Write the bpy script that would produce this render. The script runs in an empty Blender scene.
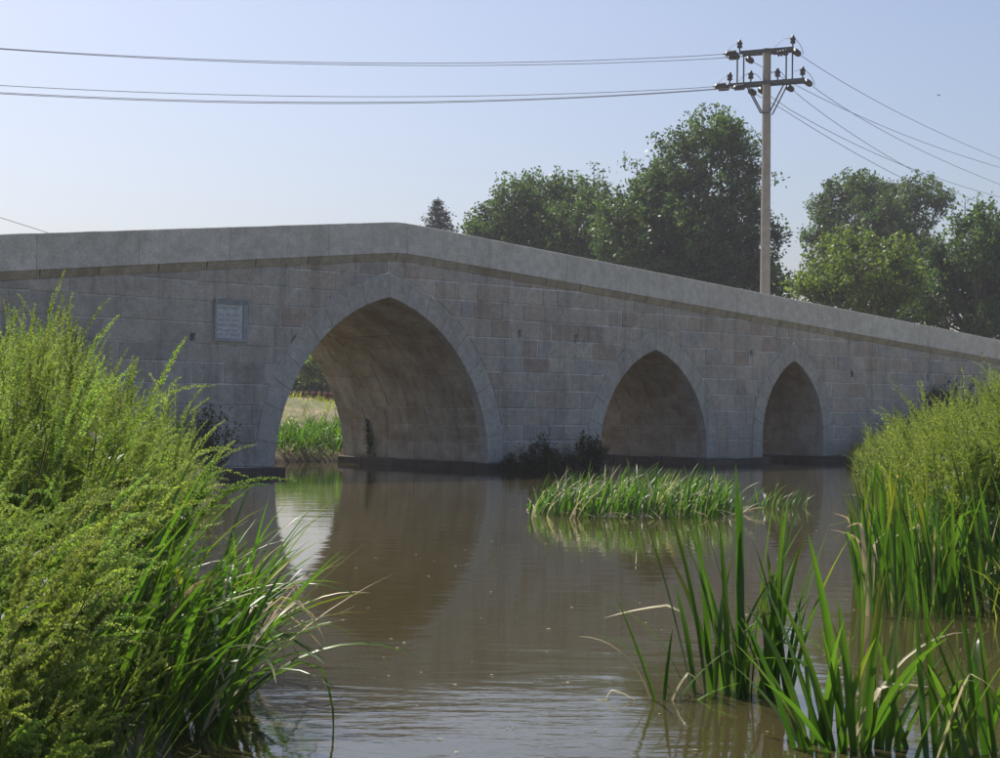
import bpy, bmesh, math, random
import numpy as np
from mathutils import Vector, Matrix

# ------------------------------------------------------------------ camera, sky, sun, exposure
scene = bpy.context.scene
COL = scene.collection
EYE = 1.37
PITCH = math.atan(30 / 1600)
ROLL = 0.011
R0 = Vector((1, 0, 0))
U0 = Vector((0, -math.sin(PITCH), math.cos(PITCH)))
F0 = Vector((0, math.cos(PITCH), math.sin(PITCH)))
RC = R0 * math.cos(ROLL) + U0 * math.sin(ROLL)
UC = -R0 * math.sin(ROLL) + U0 * math.cos(ROLL)
cam_data = bpy.data.cameras.new('camera')
cam = bpy.data.objects.new('camera', cam_data)
COL.objects.link(cam)
m = Matrix.Identity(4)
for i in range(3):
    m[i][0] = RC[i]; m[i][1] = UC[i]; m[i][2] = -F0[i]
m[2][3] = EYE
cam.matrix_world = m
cam_data.sensor_fit = 'HORIZONTAL'
cam_data.sensor_width = 36
cam_data.lens = 57.6
cam_data.clip_start = 0.05
cam_data.clip_end = 3000
scene.camera = cam

SUN_AZ = math.radians(-40)      # measured from the view direction (+Y) towards +X
SUN_EL = math.radians(53)
world = bpy.data.worlds.new('World')
scene.world = world
world.use_nodes = True
wn = world.node_tree
bg = wn.nodes['Background']
sky = wn.nodes.new('ShaderNodeTexSky')
sky.sky_type = 'NISHITA'
sky.sun_disc = False
sky.sun_elevation = SUN_EL
sky.sun_rotation = SUN_AZ
sky.altitude = 50
sky.air_density = 1.0
sky.dust_density = 3.0
sky.ozone_density = 2.6
tintn = wn.nodes.new('ShaderNodeMix')
tintn.data_type = 'RGBA'; tintn.blend_type = 'MULTIPLY'
tintn.inputs[0].default_value = 1.0
tintn.inputs[7].default_value = (1.02, 0.982, 1.005, 1)      # faint lilac cast of the hazy air
wn.links.new(sky.outputs[0], tintn.inputs[6])
wn.links.new(tintn.outputs[2], bg.inputs['Color'])
bg.inputs['Strength'].default_value = 0.102
sd = bpy.data.lights.new('sun', 'SUN')
sd.energy = 4.4
sd.angle = math.radians(0.6)
sd.color = (1.0, 0.94, 0.84)
sun = bpy.data.objects.new('sun', sd)
COL.objects.link(sun)
sdir = Vector((math.sin(SUN_AZ) * math.cos(SUN_EL), math.cos(SUN_AZ) * math.cos(SUN_EL), math.sin(SUN_EL)))
sun.rotation_euler = sdir.to_track_quat('Z', 'Y').to_euler()
sun.location = (-30, 40, 60)
vs = scene.view_settings
vs.view_transform = 'Standard'
vs.look = 'None'
vs.gamma = 1.0
vs.exposure = 0.4
vs.use_curve_mapping = False
scene.cycles.max_bounces = 8
scene.cycles.transparent_max_bounces = 8

rng = np.random.default_rng(11)
rnd = random.Random(5)


def at(px, py, depth):
    """world point seen at a place of the 1000 x 758 picture, at a given distance along +Y"""
    d = RC * ((px - 500) / 1600) - UC * ((py - 379) / 1600) + F0
    d = d / d.y
    return Vector((0, 0, EYE)) + d * depth


# ------------------------------------------------------------------ helpers
def tag(o, label=None, cat=None, group=None, kind=None):
    if label: o['label'] = label
    if cat: o['category'] = cat
    if group: o['group'] = group
    if kind: o['kind'] = kind
    return o


def empty(name, loc=(0, 0, 0), rz=0.0, parent=None):
    o = bpy.data.objects.new(name, None)
    COL.objects.link(o)
    o.location = loc
    o.rotation_euler = (0, 0, rz)
    o.empty_display_size = 0.3
    if parent: o.parent = parent
    return o


def mesh(name, verts, faces, mat, parent=None, smooth=False, tint=None):
    me = bpy.data.meshes.new(name)
    me.from_pydata([tuple(v) for v in verts], [], [tuple(f) for f in faces])
    if tint is not None:
        a = me.attributes.new('tint', 'FLOAT_COLOR', 'POINT')
        arr = np.ones((len(verts), 4), dtype=np.float32)
        arr[:, :3] = tint
        a.data.foreach_set('color', arr.ravel())
    if smooth:
        me.polygons.foreach_set('use_smooth', [True] * len(me.polygons))
    me.materials.append(mat)
    me.update()
    o = bpy.data.objects.new(name, me)
    COL.objects.link(o)
    if parent: o.parent = parent
    return o


def bigmesh(name, V, Fq, mat, parent=None, smooth=False, tint=None):
    """V (n,3) array, Fq (m,k) array, every face with k corners"""
    V = np.asarray(V, dtype=np.float32); Fq = np.asarray(Fq, dtype=np.int32)
    me = bpy.data.meshes.new(name)
    k = Fq.shape[1]
    me.vertices.add(len(V)); me.vertices.foreach_set('co', V.ravel())
    me.loops.add(Fq.size); me.loops.foreach_set('vertex_index', Fq.ravel())
    me.polygons.add(len(Fq))
    me.polygons.foreach_set('loop_start', np.arange(0, Fq.size, k, dtype=np.int32))
    me.polygons.foreach_set('loop_total', np.full(len(Fq), k, dtype=np.int32))
    if smooth:
        me.polygons.foreach_set('use_smooth', np.ones(len(Fq), dtype=bool))
    if tint is not None:
        a = me.attributes.new('tint', 'FLOAT_COLOR', 'POINT')
        arr = np.ones((len(V), 4), dtype=np.float32)
        arr[:, :3] = tint
        a.data.foreach_set('color', arr.ravel())
    me.materials.append(mat)
    me.update(calc_edges=True)
    me.validate()
    o = bpy.data.objects.new(name, me)
    COL.objects.link(o)
    if parent: o.parent = parent
    return o


class MB:
    """collects pieces that are welded into one mesh object"""
    def __init__(self): self.v = []; self.f = []; self.c = []

    def add(self, verts, faces, tint=(1, 1, 1)):
        n = len(self.v)
        self.v += [tuple(q) for q in verts]
        self.f += [tuple(i + n for i in fc) for fc in faces]
        self.c += [tint] * len(verts)

    def box(self, c, s, tint=(1, 1, 1)):
        x, y, z = c; a, b, d = s[0] / 2, s[1] / 2, s[2] / 2
        vs_ = [(x + i * a, y + j * b, z + k * d) for k in (-1, 1) for j in (-1, 1) for i in (-1, 1)]
        self.add(vs_, [(0, 2, 3, 1), (4, 5, 7, 6), (0, 1, 5, 4), (2, 6, 7, 3), (0, 4, 6, 2), (1, 3, 7, 5)], tint)

    def tube(self, pts, rad, n=6, tint=(1, 1, 1), cap=True):
        pts = [Vector(p) for p in pts]
        if not hasattr(rad, '__len__'): rad = [rad] * len(pts)
        vs_, fs = [], []
        for i, p in enumerate(pts):
            t = (pts[min(i + 1, len(pts) - 1)] - pts[max(i - 1, 0)]).normalized()
            a = t.cross(Vector((0, 0, 1)) if abs(t.z) < 0.9 else Vector((1, 0, 0))).normalized()
            b = t.cross(a)
            for k in range(n):
                w = 2 * math.pi * k / n
                vs_.append(p + (a * math.cos(w) + b * math.sin(w)) * rad[i])
        for i in range(len(pts) - 1):
            for k in range(n):
                fs.append((i * n + k, i * n + (k + 1) % n, (i + 1) * n + (k + 1) % n, (i + 1) * n + k))
        if cap:
            fs.append(tuple(range(n - 1, -1, -1))); fs.append(tuple((len(pts) - 1) * n + k for k in range(n)))
        self.add(vs_, fs, tint)

    def lathe(self, p0, axis, prof, n=10, tint=(1, 1, 1)):
        axis = Vector(axis).normalized(); p0 = Vector(p0)
        self_pts = [p0 + axis * h for h, r in prof]
        a = axis.cross(Vector((0, 0, 1)) if abs(axis.z) < 0.9 else Vector((1, 0, 0))).normalized()
        b = axis.cross(a)
        vs_, fs = [], []
        for q, (h, r) in zip(self_pts, prof):
            for k in range(n):
                w = 2 * math.pi * k / n
                vs_.append(q + (a * math.cos(w) + b * math.sin(w)) * r)
        for i in range(len(prof) - 1):
            for k in range(n):
                fs.append((i * n + k, i * n + (k + 1) % n, (i + 1) * n + (k + 1) % n, (i + 1) * n + k))
        fs.append(tuple(range(n - 1, -1, -1))); fs.append(tuple((len(prof) - 1) * n + k for k in range(n)))
        self.add(vs_, fs, tint)

    def build(self, name, mat, parent=None, smooth=False):
        return mesh(name, self.v, self.f, mat, parent, smooth, np.array(self.c, dtype=np.float32))


# ------------------------------------------------------------------ materials
def newmat(name):
    mt = bpy.data.materials.new(name)
    mt.use_nodes = True
    nt = mt.node_tree
    nt.nodes.clear()
    out = nt.nodes.new('ShaderNodeOutputMaterial')
    return mt, nt, out


def nd(nt, typ, **kw):
    n = nt.nodes.new(typ)
    for k, v in kw.items():
        if k.startswith('i_'):
            n.inputs[k[2:].replace('_', ' ')].default_value = v
        else:
            setattr(n, k, v)
    return n


def mixc(nt, fac, a, b, blend='MIX'):
    n = nt.nodes.new('ShaderNodeMix')
    n.data_type = 'RGBA'; n.blend_type = blend
    for sock, val in ((n.inputs[0], fac), (n.inputs[6], a), (n.inputs[7], b)):
        if hasattr(val, 'is_output'): nt.links.new(val, sock)
        elif isinstance(val, (tuple, list)): sock.default_value = (val[0], val[1], val[2], 1)
        else: sock.default_value = val
    return n.outputs[2]


def ramp(nt, src, stops):
    n = nt.nodes.new('ShaderNodeValToRGB')
    e = n.color_ramp.elements
    while len(e) < len(stops): e.new(0.5)
    for el, (p, c) in zip(e, stops):
        el.position = p
        el.color = (c, c, c, 1) if not hasattr(c, '__len__') else (c[0], c[1], c[2], 1)
    nt.links.new(src, n.inputs[0])
    return n.outputs[0]


def noise(nt, vec, scale, detail=4, rough=0.55, map_scale=None):
    if map_scale:
        mp = nt.nodes.new('ShaderNodeMapping')
        mp.inputs['Scale'].default_value = map_scale
        nt.links.new(vec, mp.inputs[0]); vec = mp.outputs[0]
    n = nd(nt, 'ShaderNodeTexNoise', i_Scale=scale, i_Detail=detail, i_Roughness=rough)
    nt.links.new(vec, n.inputs['Vector'])
    return n.outputs['Fac']


def stone_mat(name, streak=0.45, stain=(0.55, 0.52, 0.48), bump=0.35, blotch=0.35, rough=0.9, warm=None):
    mt, nt, out = newmat(name)
    tc = nd(nt, 'ShaderNodeTexCoord')
    obj = tc.outputs['Object']
    at_ = nd(nt, 'ShaderNodeAttribute', attribute_name='tint')
    big = noise(nt, obj, 1.3, 5)
    fine = noise(nt, obj, 26, 6, 0.65)
    mid = noise(nt, obj, 6, 5, 0.6)
    st = noise(nt, obj, 2.6, 4, 0.6, (1.0, 1.0, 0.11))
    c = mixc(nt, blotch, at_.outputs['Color'], ramp(nt, big, [(0.3, 0.35), (0.7, 1.0)]), 'MULTIPLY')
    c = mixc(nt, 0.55, c, ramp(nt, mid, [(0.3, 0.62), (0.68, 1.15)]), 'MULTIPLY')
    c = mixc(nt, 0.5, c, ramp(nt, fine, [(0.32, 0.55), (0.66, 1.2)]), 'MULTIPLY')
    mask = ramp(nt, st, [(0.5, 0.0), (0.68, 1.0)])
    mm = nd(nt, 'ShaderNodeMath', operation='MULTIPLY'); nt.links.new(mask, mm.inputs[0]); mm.inputs[1].default_value = streak
    c = mixc(nt, mm.outputs[0], c, mixc(nt, 1.0, c, stain, 'MULTIPLY'))
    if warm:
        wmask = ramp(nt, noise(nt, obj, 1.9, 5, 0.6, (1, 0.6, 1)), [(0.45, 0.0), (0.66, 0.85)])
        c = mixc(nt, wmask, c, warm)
    b = nd(nt, 'ShaderNodeBsdfPrincipled', i_Roughness=rough)
    b.inputs['Specular IOR Level'].default_value = 0.2
    nt.links.new(c, b.inputs['Base Color'])
    hsum = nd(nt, 'ShaderNodeMath', operation='ADD'); nt.links.new(fine, hsum.inputs[0]); nt.links.new(mid, hsum.inputs[1])
    bp = nd(nt, 'ShaderNodeBump', i_Strength=bump, i_Distance=0.02)
    nt.links.new(hsum.outputs[0], bp.inputs['Height']); nt.links.new(bp.outputs[0], b.inputs['Normal'])
    nt.links.new(b.outputs[0], out.inputs['Surface'])
    return mt


def leaf_mat(name, c1, c2, trans=0.45, gloss=0.5, rough=0.4, tcol=None, tip=None):
    """thin leaf: diffuse + gloss on top, light passing through from behind; tint attribute scales the colour"""
    mt, nt, out = newmat(name)
    tc = nd(nt, 'ShaderNodeTexCoord')
    geo = nd(nt, 'ShaderNodeNewGeometry')
    at_ = nd(nt, 'ShaderNodeAttribute', attribute_name='tint')
    n1 = noise(nt, geo.outputs['Position'], 3.0, 3)
    c = mixc(nt, ramp(nt, n1, [(0.35, 0.0), (0.65, 1.0)]), c1, c2)
    c = mixc(nt, 1.0, c, at_.outputs['Color'], 'MULTIPLY')
    b = nd(nt, 'ShaderNodeBsdfPrincipled', i_Roughness=rough)
    b.inputs['Specular IOR Level'].default_value = gloss
    nt.links.new(c, b.inputs['Base Color'])
    t = nd(nt, 'ShaderNodeBsdfTranslucent')
    tcv = mixc(nt, 1.0, c, tcol or (1.5, 1.6, 0.7), 'MULTIPLY')
    nt.links.new(tcv, t.inputs['Color'])
    mx = nd(nt, 'ShaderNodeMixShader'); mx.inputs[0].default_value = trans
    nt.links.new(b.outputs[0], mx.inputs[1]); nt.links.new(t.outputs[0], mx.inputs[2])
    nt.links.new(mx.outputs[0], out.inputs['Surface'])
    return mt


def plain_mat(name, col, rough=0.7, metal=0.0, var=0.35, scale=8.0, spec=0.3):
    mt, nt, out = newmat(name)
    tc = nd(nt, 'ShaderNodeTexCoord')
    n1 = noise(nt, tc.outputs['Object'], scale, 5, 0.6)
    c = mixc(nt, var, col, ramp(nt, n1, [(0.3, 0.45), (0.7, 1.25)]), 'MULTIPLY')
    b = nd(nt, 'ShaderNodeBsdfPrincipled', i_Roughness=rough, i_Metallic=metal)
    b.inputs['Specular IOR Level'].default_value = spec
    nt.links.new(c, b.inputs['Base Color'])
    bp = nd(nt, 'ShaderNodeBump', i_Strength=0.2, i_Distance=0.01)
    nt.links.new(n1, bp.inputs['Height']); nt.links.new(bp.outputs[0], b.inputs['Normal'])
    nt.links.new(b.outputs[0], out.inputs['Surface'])
    return mt


M = {}
M['ashlar'] = stone_mat('ashlar_stone', streak=0.5)
M['vault'] = stone_mat('vault_stone', streak=0.6, stain=(0.6, 0.5, 0.4), bump=0.6, blotch=0.5, warm=(0.34, 0.255, 0.165))  # warm: brown staining plus sunlight thrown up by the water, painted as patches
M['mortar'] = stone_mat('mortar', streak=0.5, stain=(0.4, 0.38, 0.36), bump=0.3, blotch=0.75)
M['parapet'] = stone_mat('parapet_stone', streak=0.4, stain=(0.72, 0.7, 0.68), bump=0.12, blotch=0.2)
M['plinth'] = stone_mat('damp_shaded_plinth_stone', streak=0.5, bump=0.5, blotch=0.4, rough=0.6)  # damp stone whose tints also carry the shade at the foot
M['plaque'] = stone_mat('plaque_marble', streak=0.1, bump=0.05, blotch=0.1, rough=0.5)
M['letter'] = plain_mat('carved_letter', (0.34, 0.34, 0.36), 0.8)
M['reed'] = leaf_mat('reed_leaf', (0.048, 0.115, 0.014), (0.082, 0.165, 0.024), 0.5, 0.5, 0.34)
M['dry'] = leaf_mat('dry_glint_leaf', (0.46, 0.40, 0.24), (0.55, 0.50, 0.34), 0.35, 0.4, 0.4, (1.1, 1.05, 0.9))  # withered leaves; their pale tone also stands in for glints on the reeds
M['weed'] = leaf_mat('weed_seed_head', (0.205, 0.285, 0.075), (0.30, 0.365, 0.125), 0.48, 0.25, 0.55, (1.3, 1.35, 0.6))
M['weedleaf'] = leaf_mat('weed_leaf', (0.075, 0.12, 0.022), (0.11, 0.16, 0.03), 0.45, 0.35, 0.45)
M['grass'] = leaf_mat('bank_grass', (0.20, 0.265, 0.06), (0.29, 0.335, 0.09), 0.5, 0.3, 0.5, (1.3, 1.3, 0.6))
M['darkleaf'] = leaf_mat('dark_shrub_leaf', (0.048, 0.078, 0.024), (0.068, 0.105, 0.034), 0.4, 0.35, 0.45)
M['flower'] = leaf_mat('yellow_flower', (0.62, 0.48, 0.03), (0.7, 0.55, 0.05), 0.3, 0.2, 0.6, (1, 1, 0.8))
M['tree'] = leaf_mat('tree_leaf', (0.054, 0.094, 0.036), (0.080, 0.130, 0.048), 0.44, 0.35, 0.42)
M['tree_light'] = leaf_mat('light_tree_leaf', (0.095, 0.142, 0.032), (0.135, 0.185, 0.045), 0.48, 0.35, 0.42)
M['conifer'] = leaf_mat('conifer_needle', (0.028, 0.048, 0.032), (0.04, 0.06, 0.04), 0.2, 0.3, 0.5)
M['bark'] = plain_mat('bark', (0.11, 0.085, 0.065), 0.9, scale=14)
M['stem'] = plain_mat('weed_stem', (0.16, 0.16, 0.05), 0.7)
M['pole'] = plain_mat('pole_concrete', (0.31, 0.28, 0.24), 0.85, scale=5)
M['steel'] = plain_mat('pole_steel', (0.09, 0.10, 0.10), 0.6, 0.3)
M['insul'] = plain_mat('brown_porcelain', (0.035, 0.03, 0.032), 0.3, spec=0.5)
M['wire'] = plain_mat('aluminium_wire', (0.22, 0.23, 0.25), 0.6, 0.2)
M['redwall'] = plain_mat('red_brown_wall', (0.15, 0.06, 0.05), 0.9)
M['tile'] = plain_mat('clay_tile', (0.33, 0.19, 0.14), 0.85)
M['slab'] = plain_mat('pink_stone', (0.42, 0.24, 0.22), 0.85)
M['bird'] = plain_mat('bird_feather', (0.10, 0.07, 0.06), 0.8)


def ground_mat():
    mt, nt, out = newmat('bank_soil')
    geo = nd(nt, 'ShaderNodeNewGeometry')
    p = geo.outputs['Position']
    n1 = noise(nt, p, 0.35, 5); n2 = noise(nt, p, 4.0, 6, 0.65); n3 = noise(nt, p, 30, 5, 0.7)
    c = mixc(nt, ramp(nt, n1, [(0.42, 0.0), (0.58, 1.0)]), (0.20, 0.15, 0.085), (0.085, 0.10, 0.03))
    c = mixc(nt, ramp(nt, n2, [(0.4, 0.0), (0.7, 0.7)]), c, (0.24, 0.19, 0.11))
    c = mixc(nt, 0.6, c, ramp(nt, n3, [(0.3, 0.5), (0.7, 1.3)]), 'MULTIPLY')
    # wet mud close to the water line
    sx = nd(nt, 'ShaderNodeSeparateXYZ'); nt.links.new(p, sx.inputs[0])
    wet = ramp(nt, sx.outputs['Z'], [(0.02, 1.0), (0.22, 0.0)])
    c = mixc(nt, wet, c, (0.045, 0.035, 0.022))
    b = nd(nt, 'ShaderNodeBsdfPrincipled', i_Roughness=0.9)
    nt.links.new(c, b.inputs['Base Color'])
    bp = nd(nt, 'ShaderNodeBump', i_Strength=0.6, i_Distance=0.05)
    nt.links.new(n2, bp.inputs['Height']); nt.links.new(bp.outputs[0], b.inputs['Normal'])
    nt.links.new(b.outputs[0], out.inputs['Surface'])
    return mt


def water_mat():
    mt, nt, out = newmat('muddy_water')
    geo = nd(nt, 'ShaderNodeNewGeometry')
    p = geo.outputs['Position']
    silt = noise(nt, p, 0.25, 4)
    c = mixc(nt, ramp(nt, silt, [(0.35, 0.0), (0.65, 1.0)]), (0.050, 0.042, 0.018), (0.060, 0.050, 0.022))
    # ripples: long low waves, short ripples in patches
    w1 = noise(nt, p, 1.0, 2, 0.5, (1.1, 2.6, 1))
    w2 = noise(nt, p, 1.0, 3, 0.55, (4.0, 9.0, 1))
    patch = ramp(nt, noise(nt, p, 0.5, 3), [(0.42, 0.12), (0.62, 1.0)])
    # livelier water where the channel narrows between the reeds
    sy = nd(nt, 'ShaderNodeSeparateXYZ'); nt.links.new(p, sy.inputs[0])
    near = nd(nt, 'ShaderNodeMapRange'); nt.links.new(sy.outputs['Y'], near.inputs[0])
    near.inputs[1].default_value = 6.0; near.inputs[2].default_value = 10.5
    near.inputs[3].default_value = 0.8; near.inputs[4].default_value = 0.10
    m0 = nd(nt, 'ShaderNodeMath', operation='MULTIPLY'); nt.links.new(patch, m0.inputs[0]); nt.links.new(near.outputs[0], m0.inputs[1])
    m1 = nd(nt, 'ShaderNodeMath', operation='MULTIPLY'); nt.links.new(w2, m1.inputs[0]); nt.links.new(m0.outputs[0], m1.inputs[1])
    m2 = nd(nt, 'ShaderNodeMath', operation='MULTIPLY'); nt.links.new(w1, m2.inputs[0]); m2.inputs[1].default_value = 0.5
    ad = nd(nt, 'ShaderNodeMath', operation='ADD'); nt.links.new(m1.outputs[0], ad.inputs[0]); nt.links.new(m2.outputs[0], ad.inputs[1])
    bp = nd(nt, 'ShaderNodeBump', i_Strength=1.0, i_Distance=0.007)
    nt.links.new(ad.outputs[0], bp.inputs['Height'])
    b = nd(nt, 'ShaderNodeBsdfPrincipled', i_Roughness=0.045)
    b.inputs['IOR'].default_value = 1.40
    b.inputs['Specular IOR Level'].default_value = 0.6
    nt.links.new(c, b.inputs['Base Color']); nt.links.new(bp.outputs[0], b.inputs['Normal'])
    nt.links.new(b.outputs[0], out.inputs['Surface'])
    return mt


# ------------------------------------------------------------------ frame of the bridge
OB = Vector((-2.280, 34.104, 0))
ANG = math.radians(42.43)
BU = Vector((math.cos(ANG), math.sin(ANG), 0))
BY = Vector((-math.sin(ANG), math.cos(ANG), 0))
WID = 5.4


def bp_(t, d=0.0, z=0.0):
    return OB + BU * t + BY * d + Vector((0, 0, z))


# ------------------------------------------------------------------ terrain and river
RIVER = np.array([(-1.0, 3.6), (-1.22, 6.0), (-1.42, 7.5), (-1.9, 10), (-2.6, 13), (-3.7, 20), (-5.3, 31.4), (-7.2, 35.0),
                  (-7.0, 38.0), (-4.6, 39.6), (-2.2, 41.6), (0.5, 45), (5, 51), (14, 60), (60, 95), (75, 80), (24, 55), (14.6, 50),
                  (9.9, 45.3), (8.2, 36), (6.3, 26), (4.7, 17.5), (3.5, 12.2), (3.35, 9), (3.2, 6.5), (3.0, 3.6)])


def river_dist(P):
    """signed distance to the river's edge, negative on the water"""
    P = np.asarray(P, dtype=float)
    A = RIVER; B = np.roll(RIVER, -1, axis=0)
    best = np.full(len(P), 1e9); inside = np.zeros(len(P), bool)
    for a, b in zip(A, B):
        ab = b - a
        t = np.clip(((P - a) @ ab) / (ab @ ab), 0, 1)
        best = np.minimum(best, np.hypot(*(P - a - t[:, None] * ab).T))
        cond = (a[1] > P[:, 1]) != (b[1] > P[:, 1])
        with np.errstate(divide='ignore', invalid='ignore'):
            xi = (b[0] - a[0]) * (P[:, 1] - a[1]) / (b[1] - a[1]) + a[0]
        inside ^= cond & (P[:, 0] < xi)
    return np.where(inside, -best, best)


def sstep(a, b, x):
    t = np.clip((x - a) / (b - a), 0, 1)
    return t * t * (3 - 2 * t)


def ground_z(P):
    P = np.asarray(P, dtype=float)
    d = river_dist(P)
    dd = np.maximum(d, 0)
    z = 0.16 * (1 - np.exp(-dd / 0.25)) + 0.42 * (1 - np.exp(-dd / 1.8)) + 1.25 * (1 - np.exp(-dd / 12.0))
    rel = P - np.array([OB.x, OB.y])
    t = rel @ np.array([BU.x, BU.y]); db = rel @ np.array([BY.x, BY.y])
    off = np.maximum(np.maximum(-db, db - WID), 0)
    z = z + 1.5 * sstep(16.5, 25, t) * np.exp(-(off / 7.0) ** 2) + 1.5 * sstep(-5.5, -13, t) * np.exp(-(off / 4.0) ** 2)
    z = z + 0.82 * sstep(1.5, 13, dd) * sstep(WID + 1, WID + 5, db) * sstep(14, 4, t)
    z = np.where(d < 0, -0.7 * (1 - np.exp(d / 0.5)), z)
    z = z + 0.05 * np.sin(P[:, 0] * 2.1 + 0.7 * P[:, 1]) * np.sin(P[:, 1] * 1.7) * (dd > 0.3)
    # the ground is kept below the bridge's own stones
    return z


def gz(x, y):
    return float(ground_z([(x, y)])[0])


def axis_pts(lo, hi, fine_lo, fine_hi, step, grow=1.18):
    a = list(np.arange(fine_lo, fine_hi + 1e-6, step))
    s, x = step, a[-1]
    while x < hi: s *= grow; x += s; a.append(x)
    s, x = step, a[0]
    while x > lo: s *= grow; x -= s; a.insert(0, x)
    return np.array(a)


gx = axis_pts(-260, 260, -12, 18, 0.25)
gy = axis_pts(-60, 420, -2, 52, 0.3)
GX, GY = np.meshgrid(gx, gy)
PP = np.stack([GX.ravel(), GY.ravel()], 1)
GZ = ground_z(PP)
nx, ny = len(gx), len(gy)
I = np.arange(nx * ny).reshape(ny, nx)
FQ = np.stack([I[:-1, :-1].ravel(), I[:-1, 1:].ravel(), I[1:, 1:].ravel(), I[1:, :-1].ravel()], 1)
ground = bigmesh('ground', np.column_stack([PP, GZ]), FQ, ground_mat(), smooth=True)
tag(ground, kind='structure')
wv = [(-30, -2, 0), (90, -2, 0), (90, 110, 0), (-30, 110, 0)]
river = mesh('river', wv, [(0, 1, 2, 3)], water_mat())
tag(river, kind='structure')

# ------------------------------------------------------------------ the bridge
bridge = empty('stone_bridge', OB, ANG)
tag(bridge, 'old grey stone bridge with three pointed arches over the brown river', 'bridge')
T0, T1 = -15.0, 30.0


def softabs(x, k=0.22):
    return math.sqrt(x * x + k * k) - k


def par_top(t):
    t = t - 0.1
    return 5.33 - (0.0895 * softabs(t) - 0.0225 * t) + 0.0


def par_bot(t):
    return par_top(t) - 0.655 + 0.0018 * max(t, 0)


def corn_low(t):
    return par_bot(t) - 0.165


# arches: centre, half span, springing height, crown height
ARCH = [(-0.13, 2.87, 0.10, 3.72), (8.32, 1.97, 0.30, 2.88), (13.92, 1.335, 0.75, 2.77)]
FLOOR = -0.9
RING = [0.50, 0.47, 0.44]


def arch_side(k, off=0.0, n=24):
    """right half of arch k (offset outwards): points from the water up to the crown, relative to the arch's centre"""
    c, a, zs, zt = ARCH[k]
    r = zt - zs
    e = (r * r - a * a) / (2 * a)          # centres on the springing line, e beyond the middle
    R = a + e + off
    top = math.sqrt(max(R * R - e * e, 0))
    pts = [(a + off, FLOOR), (a + off, zs)]
    th1 = math.acos(e / R)
    for i in range(1, n + 1):
        th = th1 * i / n
        pts.append((R * math.cos(th) - e, zs + R * math.sin(th)))
    pts[-1] = (0.0, zs + top)
    return pts


def arch_half_at(k, z, off):
    """half width of the offset arch at height z (0 above its crown)"""
    c, a, zs, zt = ARCH[k]
    if z <= zs: return a + off
    r = zt - zs; e = (r * r - a * a) / (2 * a); R = a + e + off
    q = R * R - (z - zs) ** 2
    if q <= 0: return 0.0
    return max(math.sqrt(q) - e, 0.0)


def arch_top(k, off):
    return arch_side(k, off)[-1][1]


# core of mortar and rubble, with real put-log holes cut into it
outline = []
tt = np.concatenate([np.arange(T0, -2, 1.0), np.arange(-2, 2.01, 0.25), np.arange(3, T1 + .1, 1.0)])
for t in tt: outline.append((float(t), par_bot(float(t)) - 0.02))
bot = [(T1, FLOOR)]
for k in (2, 1, 0):
    s = arch_side(k, 0.014)
    c = ARCH[k][0]
    bot += [(c + x, z) for x, z in s] + [(c - x, z) for x, z in reversed(s[:-1])]
bot.append((T0, FLOOR))
poly = outline + bot
n = len(poly)
verts = [(t, 0.012, z) for t, z in poly] + [(t, WID - 0.012, z) for t, z in poly]
faces = [tuple(range(n)), tuple(range(2 * n - 1, n - 1, -1))] + [(i, i + n, (i + 1) % n + n, (i + 1) % n) for i in range(n)]
me = bpy.data.meshes.new('core')
me.from_pydata(verts, [], faces)
bm = bmesh.new(); bm.from_mesh(me)
bmesh.ops.recalc_face_normals(bm, faces=bm.faces)
bmesh.ops.triangulate(bm, faces=bm.faces)
bm.to_mesh(me); bm.free()
core_tmp = bpy.data.objects.new('core_tmp', me); COL.objects.link(core_tmp)
HOLES = [(-4.93, 2.69, .10, .13), (3.69, 3.10, .09, .15), (5.51, 3.05, .09, .15), (10.63, 2.97, .11, .15), (12.08, 2.93, .10, .13),
         (16.59, 2.50, .11, .18), (20.45, 2.45, .11, .18), (-7.6, 2.55, .1, .13)]
HOLES = [(a, b, c * 1.25, d * 1.15) for a, b, c, d in HOLES]
cut = MB()
for t, z, w, h in HOLES: cut.box((t, 0.25, z), (w, 0.9, h))
cut_o = cut.build('cut_tmp', M['mortar'])
md = core_tmp.modifiers.new('b', 'BOOLEAN'); md.operation = 'DIFFERENCE'; md.object = cut_o; md.solver = 'EXACT'
bpy.context.view_layer.update()
dg = bpy.context.evaluated_depsgraph_get()
core_me = bpy.data.meshes.new_from_object(core_tmp.evaluated_get(dg))
bpy.data.objects.remove(core_tmp); bpy.data.objects.remove(cut_o)
core_me.materials.clear(); core_me.materials.append(M['mortar'])
for p in core_me.polygons: p.material_index = 0
a_ = core_me.attributes.new('tint', 'FLOAT_COLOR', 'POINT')
a_.data.foreach_set('color', np.tile(np.array([0.55, 0.505, 0.44, 1], np.float32), len(core_me.vertices)))
wall = bpy.data.objects.new('spandrel_wall', core_me); COL.objects.link(wall); wall.parent = bridge


def inset(poly, c):
    """miter inset of a counter-clockwise polygon"""
    out = []
    n = len(poly)
    for i in range(n):
        p0, p1, p2 = Vector(poly[i - 1]), Vector(poly[i]), Vector(poly[(i + 1) % n])
        e1 = (p1 - p0); e2 = (p2 - p1)
        if e1.length < 1e-6 or e2.length < 1e-6: out.append(tuple(p1)); continue
        e1.normalize(); e2.normalize()
        n1 = Vector((-e1.y, e1.x)); n2 = Vector((-e2.y, e2.x))
        b = n1 + n2
        k = b.dot(n1)
        b = b * (c / k) if k > 0.3 else n1 * c
        out.append((p1.x + b.x, p1.y + b.y))
    return out


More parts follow.
